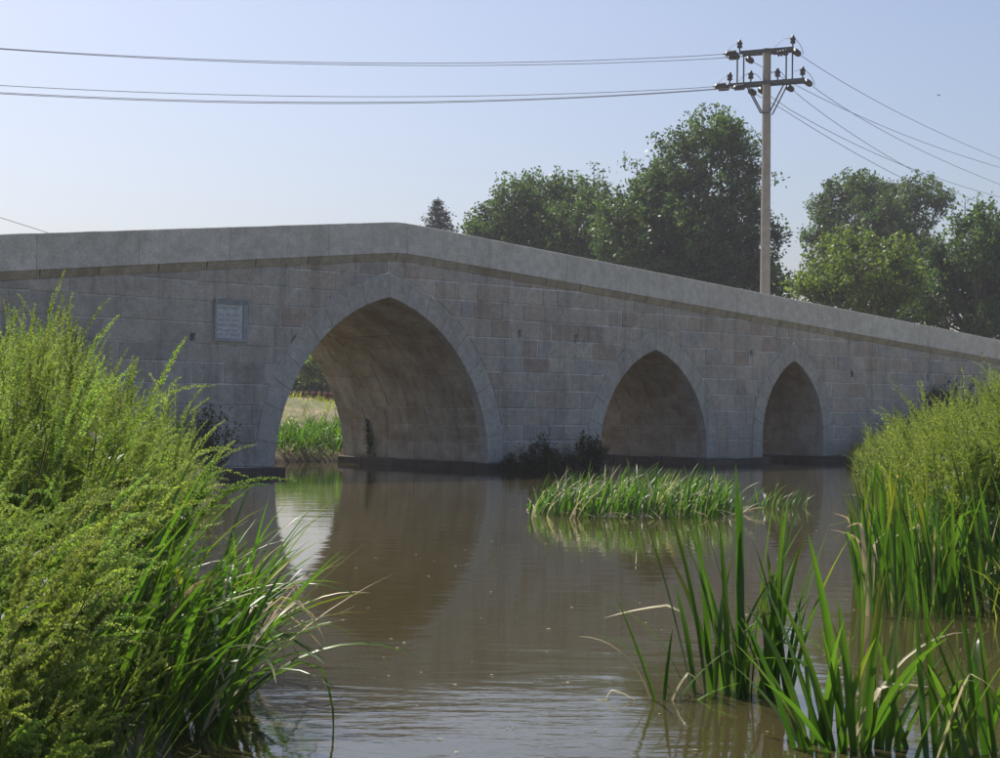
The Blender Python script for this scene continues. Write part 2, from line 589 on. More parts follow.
def block_geo(poly, front, back, ch=0.012):
    """stone with its face in the (t, z) plane: face at depth front, chamfered edge, sides running to depth back"""
    n = len(poly)
    i2 = inset(poly, ch)
    v = [(t, front, z) for t, z in i2] + [(t, front + ch * 0.8, z) for t, z in poly] + [(t, back, z) for t, z in poly]
    f = [tuple(range(n))]
    for i in range(n):
        j = (i + 1) % n
        f += [(i, i + n, j + n, j), (i + n, i + 2 * n, j + 2 * n, j + n)]
    return v, f


PAL = [((0.340, 0.320, 0.300), 12), ((0.37, 0.345, 0.325), 7), ((0.355, 0.305, 0.28), 5), ((0.30, 0.30, 0.31), 4), ((0.31, 0.26, 0.235), 2), ((0.39, 0.37, 0.345), 3), ((0.275, 0.255, 0.245), 2), ((0.35, 0.29, 0.24), 1)]


def pick_tint(left=False):
    pal = PAL if not left else [((0.335, 0.325, 0.315), 10), ((0.37, 0.355, 0.34), 6), ((0.30, 0.29, 0.285), 4), ((0.34, 0.31, 0.285), 2)]
    w = rnd.uniform(0, sum(q for _, q in pal))
    for c, q in pal:
        w -= q
        if w <= 0: break
    k = rnd.uniform(0.9, 1.1)
    return tuple(1.10 * (0.76 * q + 0.24 * r_) for q, r_ in zip((c[0] * k * 1.55, c[1] * k * 1.48, c[2] * k * 1.35), (0.525, 0.475, 0.41)))


LEV = [0.17, 0.64, 1.00, 1.38, 1.80, 2.21, 2.56, 2.97, 3.39, 3.77, 4.16, 4.60]
blocks = []
for ci in range(len(LEV) - 1):
    z0, z1 = LEV[ci], LEV[ci + 1]
    # joints of this course
    js = [T0]
    while js[-1] < T1:
        t = js[-1]
        w = rnd.uniform(0.62, 1.3) if t < -3.2 else rnd.uniform(0.36, 0.88)
        if rnd.random() < 0.08: w *= 0.5
        js.append(t + w)
    # a joint on each arch's axis where the course meets the crown
    for k in range(3):
        top = arch_top(k, RING[k])
        if z0 < top: js = [j for j in js if abs(j - ARCH[k][0]) > 0.25] + [ARCH[k][0]]
    js = sorted(js)
    for t0, t1 in zip(js[:-1], js[1:]):
        g = 0.007 if t0 < -3.0 else rnd.uniform(0.009, 0.013)
        za, zb = z0 + g, z1 - g
        tl, tr = t0 + g, t1 - g
        ca = corn_low(tl) - 0.004; cb = corn_low(tr) - 0.004
        if za > max(ca, cb) - 0.03: continue
        ca, cb = max(ca, za + .003), max(cb, za + .003)
        # arch clipping
        lo = [(tl, za), (tl, zb)]; hi = [(tr, za), (tr, zb)]
        skip = False; lpts = None; rpts = None
        for k in range(3):
            c = ARCH[k][0]; off = RING[k] + 0.010
            if za >= arch_top(k, off): continue
            zz = np.linspace(za, zb, 6)
            if tl >= c - 0.02:          # stone to the right of the axis
                xs = [c + arch_half_at(k, z, off) for z in zz]
                if xs[0] > tl:
                    if xs[-1] >= tr - 0.06: skip = True; break
                    lpts = [(max(x, tl), z) for x, z in zip(xs, zz)]
                    if xs[0] > tr - 0.03:
                        lpts = [(x, z) for x, z in lpts if x < tr - 0.03]
                        zc = lpts[0][1]
                        lpts = [(tr - 0.03, zc - 0.02)] + lpts
            elif tr <= c + 0.02:
                xs = [c - arch_half_at(k, z, off) for z in zz]
                if xs[0] < tr:
                    if xs[-1] <= tl + 0.06: skip = True; break
                    rpts = [(min(x, tr), z) for x, z in zip(xs, zz)]
                    if xs[0] < tl + 0.03:
                        rpts = [(x, z) for x, z in rpts if x > tl + 0.03]
                        zc = rpts[0][1]
                        rpts = [(tl + 0.03, zc - 0.02)] + rpts
        if skip: continue
        L = lpts or [(tl, za), (tl, zb)]
        Rr = rpts or [(tr, za), (tr, zb)]
        if zb > min(ca, cb):
            L = [(x, min(z, ca)) for x, z in L]; Rr = [(x, min(z, cb)) for x, z in Rr]
        pl = [(L[0][0], L[0][1])] + [(x, z) for x, z in Rr] + [(x, z) for x, z in reversed(L[1:])]
        # put-log holes: notch the stone into pieces round the hole
        hole = None
        for h in HOLES:
            if tl < h[0] < tr and za < h[1] < zb: hole = h
        if hole is not None:
            ht, hz, hw, hh = hole
            a0, a1 = max(ht - hw / 2, tl + .02), min(ht + hw / 2, tr - .02); b0, b1 = max(hz - hh / 2, za + .02), min(hz + hh / 2, zb - .02)
            tn = pick_tint(t0 < -3)
            for q in ([(tl, za), (a0, za), (a0, zb), (tl, zb)], [(a1, za), (tr, za), (tr, zb), (a1, zb)],
                      [(a0 + .002, za), (a1 - .002, za), (a1 - .002, b0), (a0 + .002, b0)], [(a0 + .002, b1), (a1 - .002, b1), (a1 - .002, zb), (a0 + .002, zb)]):
                if q[1][0] - q[0][0] > 0.03 and q[2][1] - q[1][1] > 0.03: blocks.append((q, tn))
            continue
        # drop tiny duplicates
        cl = []
        for q in pl:
            if not cl or (abs(q[0] - cl[-1][0]) + abs(q[1] - cl[-1][1])) > 0.004: cl.append(q)
        if len(cl) > 2 and abs(cl[0][0] - cl[-1][0]) + abs(cl[0][1] - cl[-1][1]) < 0.004: cl.pop()
        if len(cl) >= 3: blocks.append((cl, pick_tint(t0 < -3)))


def block_weight(b):
    ts = [q[0] for q in b[0]]; zs = [q[1] for q in b[0]]
    c = bp_(sum(ts) / len(ts), 0, sum(zs) / len(zs))
    px = 500 + 1600 * c.x / c.y
    size = (max(ts) - min(ts)) * (max(zs) - min(zs)) / c.y ** 2
    if px < 0 or px > 1000: size *= 0.01
    zc = sum(zs) / len(zs)
    if px < 200 and zc < 1.9 - px * 0.006: size *= 0.05
    if px > 850 and zc < 1.2 + (px - 850) * 0.01: size *= 0.05
    return size


blocks.sort(key=block_weight, reverse=True)
rest = MB()
for i, (pl, tn) in enumerate(blocks):
    wob = [rnd.uniform(-.006, .006) for _ in range(4)]
    tm = sum(q[0] for q in pl) / len(pl); zm_ = sum(q[1] for q in pl) / len(pl)
    if len(pl) == 4: pl = [(q[0] + rnd.uniform(-.005, .005), q[1] + wob[j]) for j, q in enumerate(pl)]
    v, f = block_geo(pl, -rnd.uniform(0.0, 0.014), 0.10, rnd.uniform(0.010, 0.020))
    if i < 298: mesh('ashlar_block', v, f, M['ashlar'], wall, tint=tn)
    else: rest.add(v, f, tn)
o = rest.build('ashlar_fill', M['ashlar'], wall); o['kind'] = 'stuff'
# plain rear face courses are not in view: the core closes the back

# voussoir rings
for k in range(3):
    c, a, zs, zt = ARCH[k]
    ring = empty('arch_ring', parent=bridge)
    nin = arch_side(k, 0.0, 240); nex = arch_side(k, RING[k], 240)
    # walk both curves from the plinth to the crown by the same angle fraction
    start = 0.17
    inn = [(a, start)] + [q for q in nin if q[1] > start + 1e-4]
    ex = [(a + RING[k], start)] + [q for q in nex if q[1] > start + 1e-4]

    def resample(pts, m_):
        L = [0]
        for p, q in zip(pts[:-1], pts[1:]): L.append(L[-1] + math.dist(p, q))
        res = []
        for u_ in np.linspace(0, L[-1], m_):
            j = min(np.searchsorted(L, u_), len(L) - 1); j = max(j, 1)
            w = (u_ - L[j - 1]) / max(L[j] - L[j - 1], 1e-9)
            res.append((pts[j - 1][0] * (1 - w) + pts[j][0] * w, pts[j - 1][1] * (1 - w) + pts[j][1] * w))
        return res
    NS = 97
    inn = resample(inn, NS); ex = resample(ex, NS)
    nv = [9, 8, 8][k]
    for sgn in (1, -1):
        cuts = [0]
        for j in range(1, nv): cuts.append(int(round((j + rnd.uniform(-0.22, 0.22)) * (NS - 1) / nv)))
        cuts.append(NS - 1)
        for j0, j1 in zip(cuts[:-1], cuts[1:]):
            mid = (j0 + j1) // 2
            q1 = (2 * j0 + j1) // 3; q2 = (j0 + 2 * j1) // 3
            pin = [inn[j0], inn[q1], inn[q2], inn[j1]]; pex = [ex[j0], ex[q1], ex[q2], ex[j1]]
            pl = [(c + sgn * x, z) for x, z in pin] + [(c + sgn * x, z) for x, z in reversed(pex)]
            if sgn > 0: pl = pl[::-1]
            pl = inset(pl, 0.004)
            # orientation check
            ar = sum(p[0] * q[1] - q[0] * p[1] for p, q in zip(pl, pl[1:] + pl[:1]))
            if ar < 0: pl = pl[::-1]
            v, f = block_geo(pl, -rnd.uniform(0.012, 0.018), 0.22, 0.008)
            n_ = len(pl)
            v_, f_ = v, f + [tuple(range(3 * n_ - 1, 2 * n_ - 1, -1))]
            tn = rnd.choice([(0.60, 0.56, 0.50), (0.63, 0.585, 0.525), (0.585, 0.545, 0.49), (0.61, 0.565, 0.50)])
            mesh('voussoir', v_, f_, M['ashlar'], ring, tint=tn)

# vault stones inside the arches
for k in range(3):
    c, a, zs, zt = ARCH[k]
    vault = empty('arch_vault', parent=bridge)
    pts = arch_side(k, 0.0, 200)
    start = 0.17
    pts = [(a, start)] + [q for q in pts if q[1] > start + 1e-4]
    L = [0]
    for p, q in zip(pts[:-1], pts[1:]): L.append(L[-1] + math.dist(p, q))
    ncourse = max(5, int(round(L[-1] / 0.40)))

    def pos(s, off=0.0):
        j = min(max(np.searchsorted(L, s), 1), len(L) - 1)
        w = (s - L[j - 1]) / max(L[j] - L[j - 1], 1e-9)
        p = Vector((pts[j - 1][0] * (1 - w) + pts[j][0] * w, pts[j - 1][1] * (1 - w) + pts[j][1] * w))
        tgt = Vector((pts[j][0] - pts[j - 1][0], pts[j][1] - pts[j - 1][1])).normalized()
        nrm = Vector((-tgt.y, tgt.x))      # towards the opening for the right half
        return p + nrm * off
    for sgn in (1, -1):
        for ci in range(ncourse):
            s0, s1 = L[-1] * ci / ncourse + 0.007, L[-1] * (ci + 1) / ncourse - 0.007
            d = 0.228
            while d < WID - 0.05:
                w = rnd.uniform(0.55, 1.05)
                d1 = min(d + w, WID)
                if WID - d1 < 0.3: d1 = WID
                da, db = d + 0.007, d1 - 0.007
                pr = rnd.uniform(-0.002, 0.006)
                q = []
                for off, ins in ((-0.02, 0.0), (pr - 0.006, 0.0), (pr, 0.008)):
                    for s_, dd in ((s0 + ins, da + ins), (s1 - ins, da + ins), (s1 - ins, db - ins), (s0 + ins, db - ins)):
                        p = pos(s_, off)
                        q.append((c + sgn * p.x, dd, p.y))
                f = [(8, 9, 10, 11)]
                for r_ in (0, 4):
                    for j in range(4):
                        j2 = (j + 1) % 4
                        f.append((r_ + j, r_ + j2, r_ + 4 + j2, r_ + 4 + j))
                if sgn < 0: f = [x[::-1] for x in f]
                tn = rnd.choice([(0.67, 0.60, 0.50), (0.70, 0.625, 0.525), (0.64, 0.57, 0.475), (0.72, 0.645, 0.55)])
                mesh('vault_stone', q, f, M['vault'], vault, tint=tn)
                d = d1

# plinths: stepped stone courses at the foot of abutments and piers
SPANS = [(T0, ARCH[0][0] - ARCH[0][1]), (ARCH[0][0] + ARCH[0][1], ARCH[1][0] - ARCH[1][1]),
         (ARCH[1][0] + ARCH[1][1], ARCH[2][0] - ARCH[2][1]), (ARCH[2][0] + ARCH[2][1], T1)]


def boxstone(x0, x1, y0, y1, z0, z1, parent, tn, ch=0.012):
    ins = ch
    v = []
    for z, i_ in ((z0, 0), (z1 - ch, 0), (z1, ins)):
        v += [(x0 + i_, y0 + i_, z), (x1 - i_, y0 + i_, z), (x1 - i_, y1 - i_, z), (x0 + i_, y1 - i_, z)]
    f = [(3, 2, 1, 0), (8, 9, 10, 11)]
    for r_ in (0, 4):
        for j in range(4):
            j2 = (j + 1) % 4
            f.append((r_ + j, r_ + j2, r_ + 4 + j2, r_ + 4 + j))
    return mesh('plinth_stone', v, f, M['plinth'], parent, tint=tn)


for si, (s0, s1) in enumerate(SPANS):
    pl_ = empty('plinth', parent=bridge)
    lo = max(s0, -9) if si == 0 else s0
    hi = min(s1, 20) if si == 3 else s1
    for (zz0, zz1, outp) in ((-0.10, 0.165, 0.16), (-0.8, -0.112, 0.26)):
        l_in = 0.0 if si == 0 else outp; r_in = 0.0 if si == 3 else outp
        t = lo - l_in
        while t < hi + r_in - 0.05:
            w = rnd.uniform(0.7, 1.25)
            t1 = min(t + w, hi + r_in)
            if hi + r_in - t1 < 0.35: t1 = hi + r_in
            tn = rnd.choice([(0.12, 0.105, 0.085), (0.15, 0.13, 0.105), (0.10, 0.09, 0.075)])  # damp tone, darkened further to stand in for shade at the foot
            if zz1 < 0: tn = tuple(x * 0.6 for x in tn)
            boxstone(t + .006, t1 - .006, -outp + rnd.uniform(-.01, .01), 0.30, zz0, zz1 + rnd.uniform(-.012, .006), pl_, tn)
            t = t1
        # along the inside of the vaults
        for side in (0, 1):
            if (side == 0 and si == 0) or (side == 1 and si == 3): continue
            d = 0.312
            while d < WID - 0.05:
                w = rnd.uniform(0.7, 1.2); d1 = min(d + w, WID)
                if WID - d1 < 0.35: d1 = WID
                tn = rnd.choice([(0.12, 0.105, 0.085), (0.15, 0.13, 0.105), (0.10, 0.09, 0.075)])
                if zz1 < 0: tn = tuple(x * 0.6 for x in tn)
                if side == 0: xa, xb = s0 - outp, s0 + 0.2
                else: xa, xb = s1 - 0.2, s1 + outp
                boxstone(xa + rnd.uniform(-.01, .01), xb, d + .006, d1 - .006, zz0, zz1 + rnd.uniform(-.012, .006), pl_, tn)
                d = d1

# cornice and parapets, front and rear
for face in (1, -1):
    cor = empty('cornice', parent=bridge)
    par = empty('parapet', parent=bridge)

    def dd_(d): return d if face > 0 else WID - d
    t = T0
    while t < T1 - 0.1:
        w = rnd.uniform(0.9, 1.35)
        t1 = min(t + w, T1)
        g = rnd.uniform(0.006, 0.018)
        jit = rnd.uniform(-0.008, 0.012)
        ns = 3 if abs(t) < 2 else 2
        secs = np.linspace(t + g, t1 - g, ns)
        v = []
        for s in secs:
            zb = par_bot(s)
            prof = [(0.10, zb - 0.165), (-0.004, zb - 0.165), (-0.014, zb - 0.150), (-0.052 - jit * .6, zb - 0.035), (-0.058 - jit * .6, zb - 0.022), (-0.058 - jit * .6, zb - 0.004), (0.10, zb - 0.004)]
            v += [(s, dd_(d), z) for d, z in prof]
        f = []
        for i in range(ns - 1):
            for j in range(7):
                j2 = (j + 1) % 7
                f.append((i * 7 + j, i * 7 + j2, (i + 1) * 7 + j2, (i + 1) * 7 + j))
        f += [tuple(range(6, -1, -1)), tuple((ns - 1) * 7 + j for j in range(7))]
        if face < 0: f = [x[::-1] for x in f]
        tn = rnd.choice([(0.50, 0.44, 0.33), (0.53, 0.47, 0.36), (0.46, 0.40, 0.30), (0.51, 0.44, 0.33)])
        mesh('cornice_stone', v, f, M['ashlar'], cor, tint=tn)
        t = t1
    t = T0
    while t < T1 - 0.1:
        w = rnd.uniform(1.9, 2.5)
        t1 = min(t + w, T1)
        if T1 - t1 < 0.6: t1 = T1
        g = 0.0045
        ns = 9
        tj = [rnd.uniform(-.004, .004) for _ in range(ns)]
        secs = np.linspace(t + g, t1 - g, ns)
        v = []
        jit = rnd.uniform(-0.002, 0.002); ch = 0.012
        for si_, s in enumerate(secs):
            zb, zt = par_bot(s), par_top(s) + tj[si_]
            prof = [(-0.075 + jit, zb), (-0.075 + jit, zt - ch), (-0.075 + jit + ch, zt), (0.17 - ch, zt), (0.17, zt - ch), (0.17, zb)]
            v += [(s, dd_(d), z) for d, z in prof]
        f = []
        for i in range(ns - 1):
            for j in range(6):
                j2 = (j + 1) % 6
                f.append((i * 6 + j2, i * 6 + j, (i + 1) * 6 + j, (i + 1) * 6 + j2))
        f += [tuple(range(6)), tuple((ns - 1) * 6 + j for j in range(5, -1, -1))]
        if face < 0: f = [x[::-1] for x in f]
        k = rnd.uniform(0.95, 1.04)
        mesh('parapet_slab', v, f, M['parapet'], par, tint=(0.77 * k, 0.725 * k, 0.64 * k))
        t = t1

# plaque on the left spandrel
pq = empty('inscription_plaque', bp_(-4.10, -0.012, 2.63), ANG)
tag(pq, 'pale marble inscription plaque set in the wall beside the largest arch', 'plaque')
W2, HH = 0.375, 0.83
fr = MB()
tfr = (0.42, 0.44, 0.45)
fr.box((0, -0.022, 0.03), (2 * W2, 0.05, 0.06), tfr); fr.box((0, -0.022, HH - 0.05), (2 * W2, 0.05, 0.10), (0.33, 0.35, 0.34))  # top bar tinted darker: shadow along the frame's top put into its colour
fr.box((-W2 + 0.02, -0.022, HH / 2 - 0.02), (0.04, 0.05, HH - 0.162), tfr); fr.box((W2 - 0.05, -0.022, HH / 2 - 0.02), (0.10, 0.05, HH - 0.162), tfr)
fr.build('frame', M['plaque'], pq)
pm = MB(); pm.box((-0.03, -0.012, HH / 2 - 0.02), (2 * W2 - 0.15, 0.03, HH - 0.165), (0.66, 0.67, 0.68))
pm.build('panel', M['plaque'], pq)
lt = MB()
for r_, (zz, words_) in enumerate([(0.63, (0.20, 0.24)), (0.50, (0.13, 0.10, 0.16)), (0.40, (0.16, 0.09, 0.15)), (0.30, (0.20, 0.22)), (0.205, (0.10, 0.14, 0.13)), (0.12, (0.14, 0.07, 0.2))]):
    x = -0.30
    for w in words_:
        xx = x
        while xx < x + w - 0.015:
            hgt = rnd.uniform(0.028, 0.045) * (1.3 if r_ == 0 else 1)
            lt.box((xx + 0.006, -0.0285, zz + hgt / 2), (0.008, 0.004, hgt))
            if rnd.random() < 0.7: lt.box((xx + 0.014, -0.0285, zz + rnd.choice([0.004, hgt - 0.004, hgt / 2])), (0.0075, 0.0038, 0.007))
            xx += 0.026
        x += w + 0.045
o = lt.build('lettering', M['letter'], pq); o['kind'] = 'stuff'


# ------------------------------------------------------------------ plants: generators
UP = Vector((0, 0, 1))


def leaf_geo(base, az, length, tilt, bend, width, seg=10, fold=0.22, twist=0.0, kink=None, side=0.0):
    """one long strap leaf: a curved strip three vertices wide, folded along its middle"""
    p = Vector(base)
    dirh = Vector((math.cos(az), math.sin(az), 0)); lat = Vector((-math.sin(az), math.cos(az), 0))
    v, f = [], []
    ds = length / seg
    for i in range(seg + 1):
        s = i / seg
        th = tilt + bend * s ** 1.6
        if kink and s > kink[0]: th += kink[1] * min(1, (s - kink[0]) / 0.12)
        ax = dirh * math.sin(th) + UP * math.cos(th)
        ax = (ax + lat * side * s).normalized()
        if i: p = p + ax * ds
        nrm = lat.cross(ax).normalized()
        tw = twist * s
        ac = lat * math.cos(tw) + nrm * math.sin(tw)
        nn = ac.cross(ax).normalized()
        w = width * 0.5 * min(1.0, 0.62 + 1.6 * s) * max(0.0, 1 - s ** 2.6) ** 0.8
        if i == seg: w = 0.0006
        v += [p - ac * w, p + nn * (w * fold * 2), p + ac * w]
        if i:
            a = (i - 1) * 3
            f += [(a, a + 1, a + 4, a + 3), (a + 1, a + 2, a + 5, a + 4)]
    return v, f


def reed_clump(name, label, loc, leaves, group=None, cat='reeds', dry_share=0.08):
    """leaves: list of (dx, dy, az, length, tilt, bend, width, kink, side); every leaf a part of its own"""
    root = empty(name, loc)
    tag(root, label, cat, group)
    for (dx, dy, az, ln, tl, bd, wd, kk, sd) in leaves:
        v, f = leaf_geo((dx, dy, -0.06), az + (rnd.choice((-1, 1)) * rnd.uniform(.4, 1.0) if wd > .03 else 0), ln, tl, bd, wd * 1.05, 10, rnd.uniform(0.12, 0.3), rnd.uniform(-0.7, 0.7), kk, sd)
        dry = (kk is not None or wd < .021) and rnd.random() < dry_share * 3.5
        k = rnd.uniform(0.75, 1.25)
        tn = (k * rnd.uniform(0.9, 1.15), k, k * rnd.uniform(0.8, 1.1))
        tn = np.tile(np.array(tn), (len(v), 1))
        if not dry and rnd.random() < 0.3:            # leaf tip gone yellow or brown
            cut_ = rnd.choice((7, 8, 9)) * 3
            tn[cut_:] *= np.array([2.3, 1.35, 1.5]) * rnd.uniform(.7, 1.1)
        mesh('leaf', v, f, M['dry'] if dry else M['reed'], root, smooth=True, tint=tn)
    return root


def rand_leaves(n_, spread, ln, width, az0=None, az_sd=1.2, tilt=(0.03, 0.3), bend=(0.1, 0.9), ell=(1, 1), kinkp=0.15):
    out = []
    for i in range(n_):
        r_ = spread * math.sqrt(rnd.random()); w = rnd.uniform(0, 2 * math.pi)
        dx, dy = r_ * math.cos(w) * ell[0], r_ * math.sin(w) * ell[1]
        az = rnd.uniform(0, 2 * math.pi) if az0 is None else rnd.gauss(az0, az_sd)
        kk = (rnd.uniform(0.5, 0.8), rnd.uniform(0.9, 1.8)) if rnd.random() < kinkp else None
        L_ = rnd.uniform(*ln)
        out.append((dx, dy, az, L_, rnd.uniform(*tilt), rnd.uniform(*bend), rnd.uniform(*width), kk, rnd.uniform(-0.3, 0.3)))
    return out


def leaf_mass(name, specs, mat, parent=None, seg=6):
    """many leaves welded into one mesh; specs: (base, az, length, tilt, bend, width, kink, tint)"""
    V, Fs, Cs = [], [], []
    for (b, az, ln, tl, bd, wd, kk, tn) in specs:
        v, f = leaf_geo(b, az, ln, tl, bd, wd, seg, rnd.uniform(0.1, 0.3), rnd.uniform(-1, 1), kk, rnd.uniform(-.3, .3))
        n0 = len(V)
        V += [tuple(q) for q in v]; Fs += [tuple(i + n0 for i in q) for q in f]; Cs += [tn] * len(v)
    return bigmesh(name, np.array(V), np.array(Fs), mat, parent, True, np.array(Cs))


def plumes(B, D, Ln, bend, nclu, size, rad, taper=0.75, tint=None):
    """seed spikes. B bases (n,3), D unit start directions, Ln lengths, bend = drop added along the spike.
    Returns quads (V, F, C): every spike is clothed with nclu small two-leaf clusters, and has a thin stem."""
    n_ = len(B)
    s = (np.arange(nclu) + 0.5) / nclu
    s = s[None, :] + rng.normal(0, 0.3 / nclu, (n_, nclu))
    s = np.clip(s, 0, 1)
    hor = D.copy(); hor[:, 2] = 0
    hn = np.linalg.norm(hor, axis=1, keepdims=True); hor = hor / np.maximum(hn, 1e-6)

    def spine(ss):
        return B[:, None, :] + D[:, None, :] * (Ln[:, None] * ss)[..., None] + hor[:, None, :] * (bend[:, None] * Ln[:, None] * ss ** 2 * 0.6)[..., None] \
            - np.array([0, 0, 1.0])[None, None, :] * (bend[:, None] * Ln[:, None] * ss ** 2)[..., None]
    P = spine(s)
    r_ = rad * (1 - taper * s) * rng.uniform(0.55, 1.0, s.shape)
    # radial direction
    rv = rng.normal(size=P.shape)
    tang = D[:, None, :] - np.array([0, 0, 1.0]) * (2 * bend[:, None] * s)[..., None]
    tang /= np.linalg.norm(tang, axis=2, keepdims=True)
    rv -= (rv * tang).sum(2, keepdims=True) * tang
    rv /= np.linalg.norm(rv, axis=2, keepdims=True)
    C0 = P + rv * r_[..., None]
    out_ = rv * 0.8 + tang * 0.6 + rng.normal(0, 0.25, P.shape)
    out_ /= np.linalg.norm(out_, axis=2, keepdims=True)
    sd_ = np.cross(out_, rng.normal(size=P.shape)); sd_ /= np.linalg.norm(sd_, axis=2, keepdims=True)
    nn = np.cross(out_, sd_)
    z = (size * (1 - 0.45 * s) * rng.uniform(0.7, 1.3, s.shape))[..., None]
    q = [C0 - out_ * z * 0.5, C0 + sd_ * z * 0.45 + nn * z * 0.2, C0 + out_ * z * 0.6, C0 - sd_ * z * 0.45 + nn * z * 0.2]
    V = np.stack(q, 2).reshape(-1, 3)
    F_ = np.arange(len(V)).reshape(-1, 4)
    base_t = np.ones((n_, 3)) if tint is None else tint
    cc = base_t[:, None, :] * rng.uniform(0.75, 1.25, s.shape)[..., None]
    C = np.repeat(cc.reshape(-1, 3), 4, axis=0)
    # stem
    S = np.linspace(0, 1, 5)[None, :] * np.ones((n_, 1))
    sp = spine(S)
    lat = np.cross(D, rng.normal(size=D.shape)); lat /= np.linalg.norm(lat, axis=1, keepdims=True)
    w = (rad * 0.12 * (1 - 0.7 * S))[..., None]
    SV = np.stack([sp - lat[:, None, :] * w, sp + lat[:, None, :] * w], 2)
    i0 = np.arange(n_ * 5 * 2).reshape(n_, 5, 2)
    SF = np.stack([i0[:, :-1, 0], i0[:, :-1, 1], i0[:, 1:, 1], i0[:, 1:, 0]], -1).reshape(-1, 4) + len(V)
    V = np.concatenate([V, SV.reshape(-1, 3)]); F_ = np.concatenate([F_, SF])
    C = np.concatenate([C, np.repeat(base_t * 0.8, 10, axis=0)])
    return V, F_, C


def join(parts):
    V, F_, C = [], [], []; n0 = 0
    for v, f, c in parts:
        V.append(v); F_.append(f + n0); C.append(c); n0 += len(v)
    return np.concatenate(V), np.concatenate(F_), np.concatenate(C)


def unit(a):
    return a / np.linalg.norm(a, axis=-1, keepdims=True)


def weed_specs(pos, height, nside, lean=(0, 0), droop=0.25):
    """spikes of one branching weed: a leader and side spikes from its upper part"""
    B, D, L_, bd = [], [], [], []
    x, y, z = pos
    lv = np.array([lean[0] + rnd.gauss(0, .10), lean[1] + rnd.gauss(0, .10), 1.0]); lv /= np.linalg.norm(lv)
    top = np.array([x, y, z]) + lv * height
    ll = min(0.42, height * rnd.uniform(0.30, 0.45))
    B.append(top - lv * ll); D.append(lv); L_.append(ll); bd.append(droop * 0.5 * rnd.random())
    for j in range(nside):
        s = rnd.uniform(0.35, 0.93)
        b = np.array([x, y, z]) + lv * height * s
        w = rnd.uniform(0, 2 * math.pi)
        out_ = np.array([math.cos(w), math.sin(w), 0])
        d = lv * rnd.uniform(0.9, 1.3) + out_ * rnd.uniform(0.15, 0.5) + np.array([0, 0, .15])
        d /= np.linalg.norm(d)
        B.append(b); D.append(d); L_.append(min(0.40, (0.12 + 0.24 * height) * rnd.uniform(0.6, 1.2) * (1.2 - 0.4 * s))); bd.append(droop * rnd.uniform(0.1, 1.2))
    return B, D, L_, bd


def weed_leaf_geo(pos, height, n_, lean=(0, 0), size=(0.05, 0.13)):
    """lance-shaped leaves on the stem, as folded quads"""
    x, y, z = pos
    V, F_, C = [], [], []
    lv_ = Vector((lean[0], lean[1], 1)).normalized()
    for i in range(n_):
        s = rnd.random() ** 0.8 * 0.75
        b = Vector(pos) + lv_ * (s * height)
        w = rnd.uniform(0, 2 * math.pi); el = rnd.uniform(-0.2, 0.9)
        d = Vector((math.cos(w) * math.cos(el), math.sin(w) * math.cos(el), math.sin(el)))
        l_ = rnd.uniform(*size); lat = d.cross(UP).normalized()
        nn = lat.cross(d)
        k = rnd.uniform(0.7, 1.3)
        V += [b, b + d * l_ * .5 + lat * l_ * .14 + nn * l_ * .04, b + d * l_ - nn * l_ * 0.15, b + d * l_ * .5 - lat * l_ * .14 + nn * l_ * .04]
        F_.append([len(V) - 4, len(V) - 3, len(V) - 2, len(V) - 1]); C += [(k, k, k)] * 4
    return np.array([tuple(q) for q in V]), np.array(F_), np.array(C)


def stem_geo(pos, height, lean, r0):
    top = Vector(pos) + Vector((lean[0], lean[1], 1)).normalized() * height * 0.75
    mb = MB(); mb.tube([Vector(pos) - UP * 0.1, (Vector(pos) + top) / 2, top], [r0, r0 * .7, r0 * .35], 4, cap=False)
    return np.array(mb.v), np.array(mb.f), np.full((len(mb.v), 3), 0.8)


# ------------------------------------------------------------------ left bank: thicket of seeding weeds
def in_frame(x, y, margin=0.6):
    return y > 2 and abs(x) < 0.318 * y + margin


def edge_x_left(y):
    ys = RIVER[:8, 1]; xs = RIVER[:8, 0]
    return float(np.interp(y, ys, xs))


def edge_x_right(y):
    pr = RIVER[18:][::-1]
    return float(np.interp(y, pr[:, 1], pr[:, 0]))


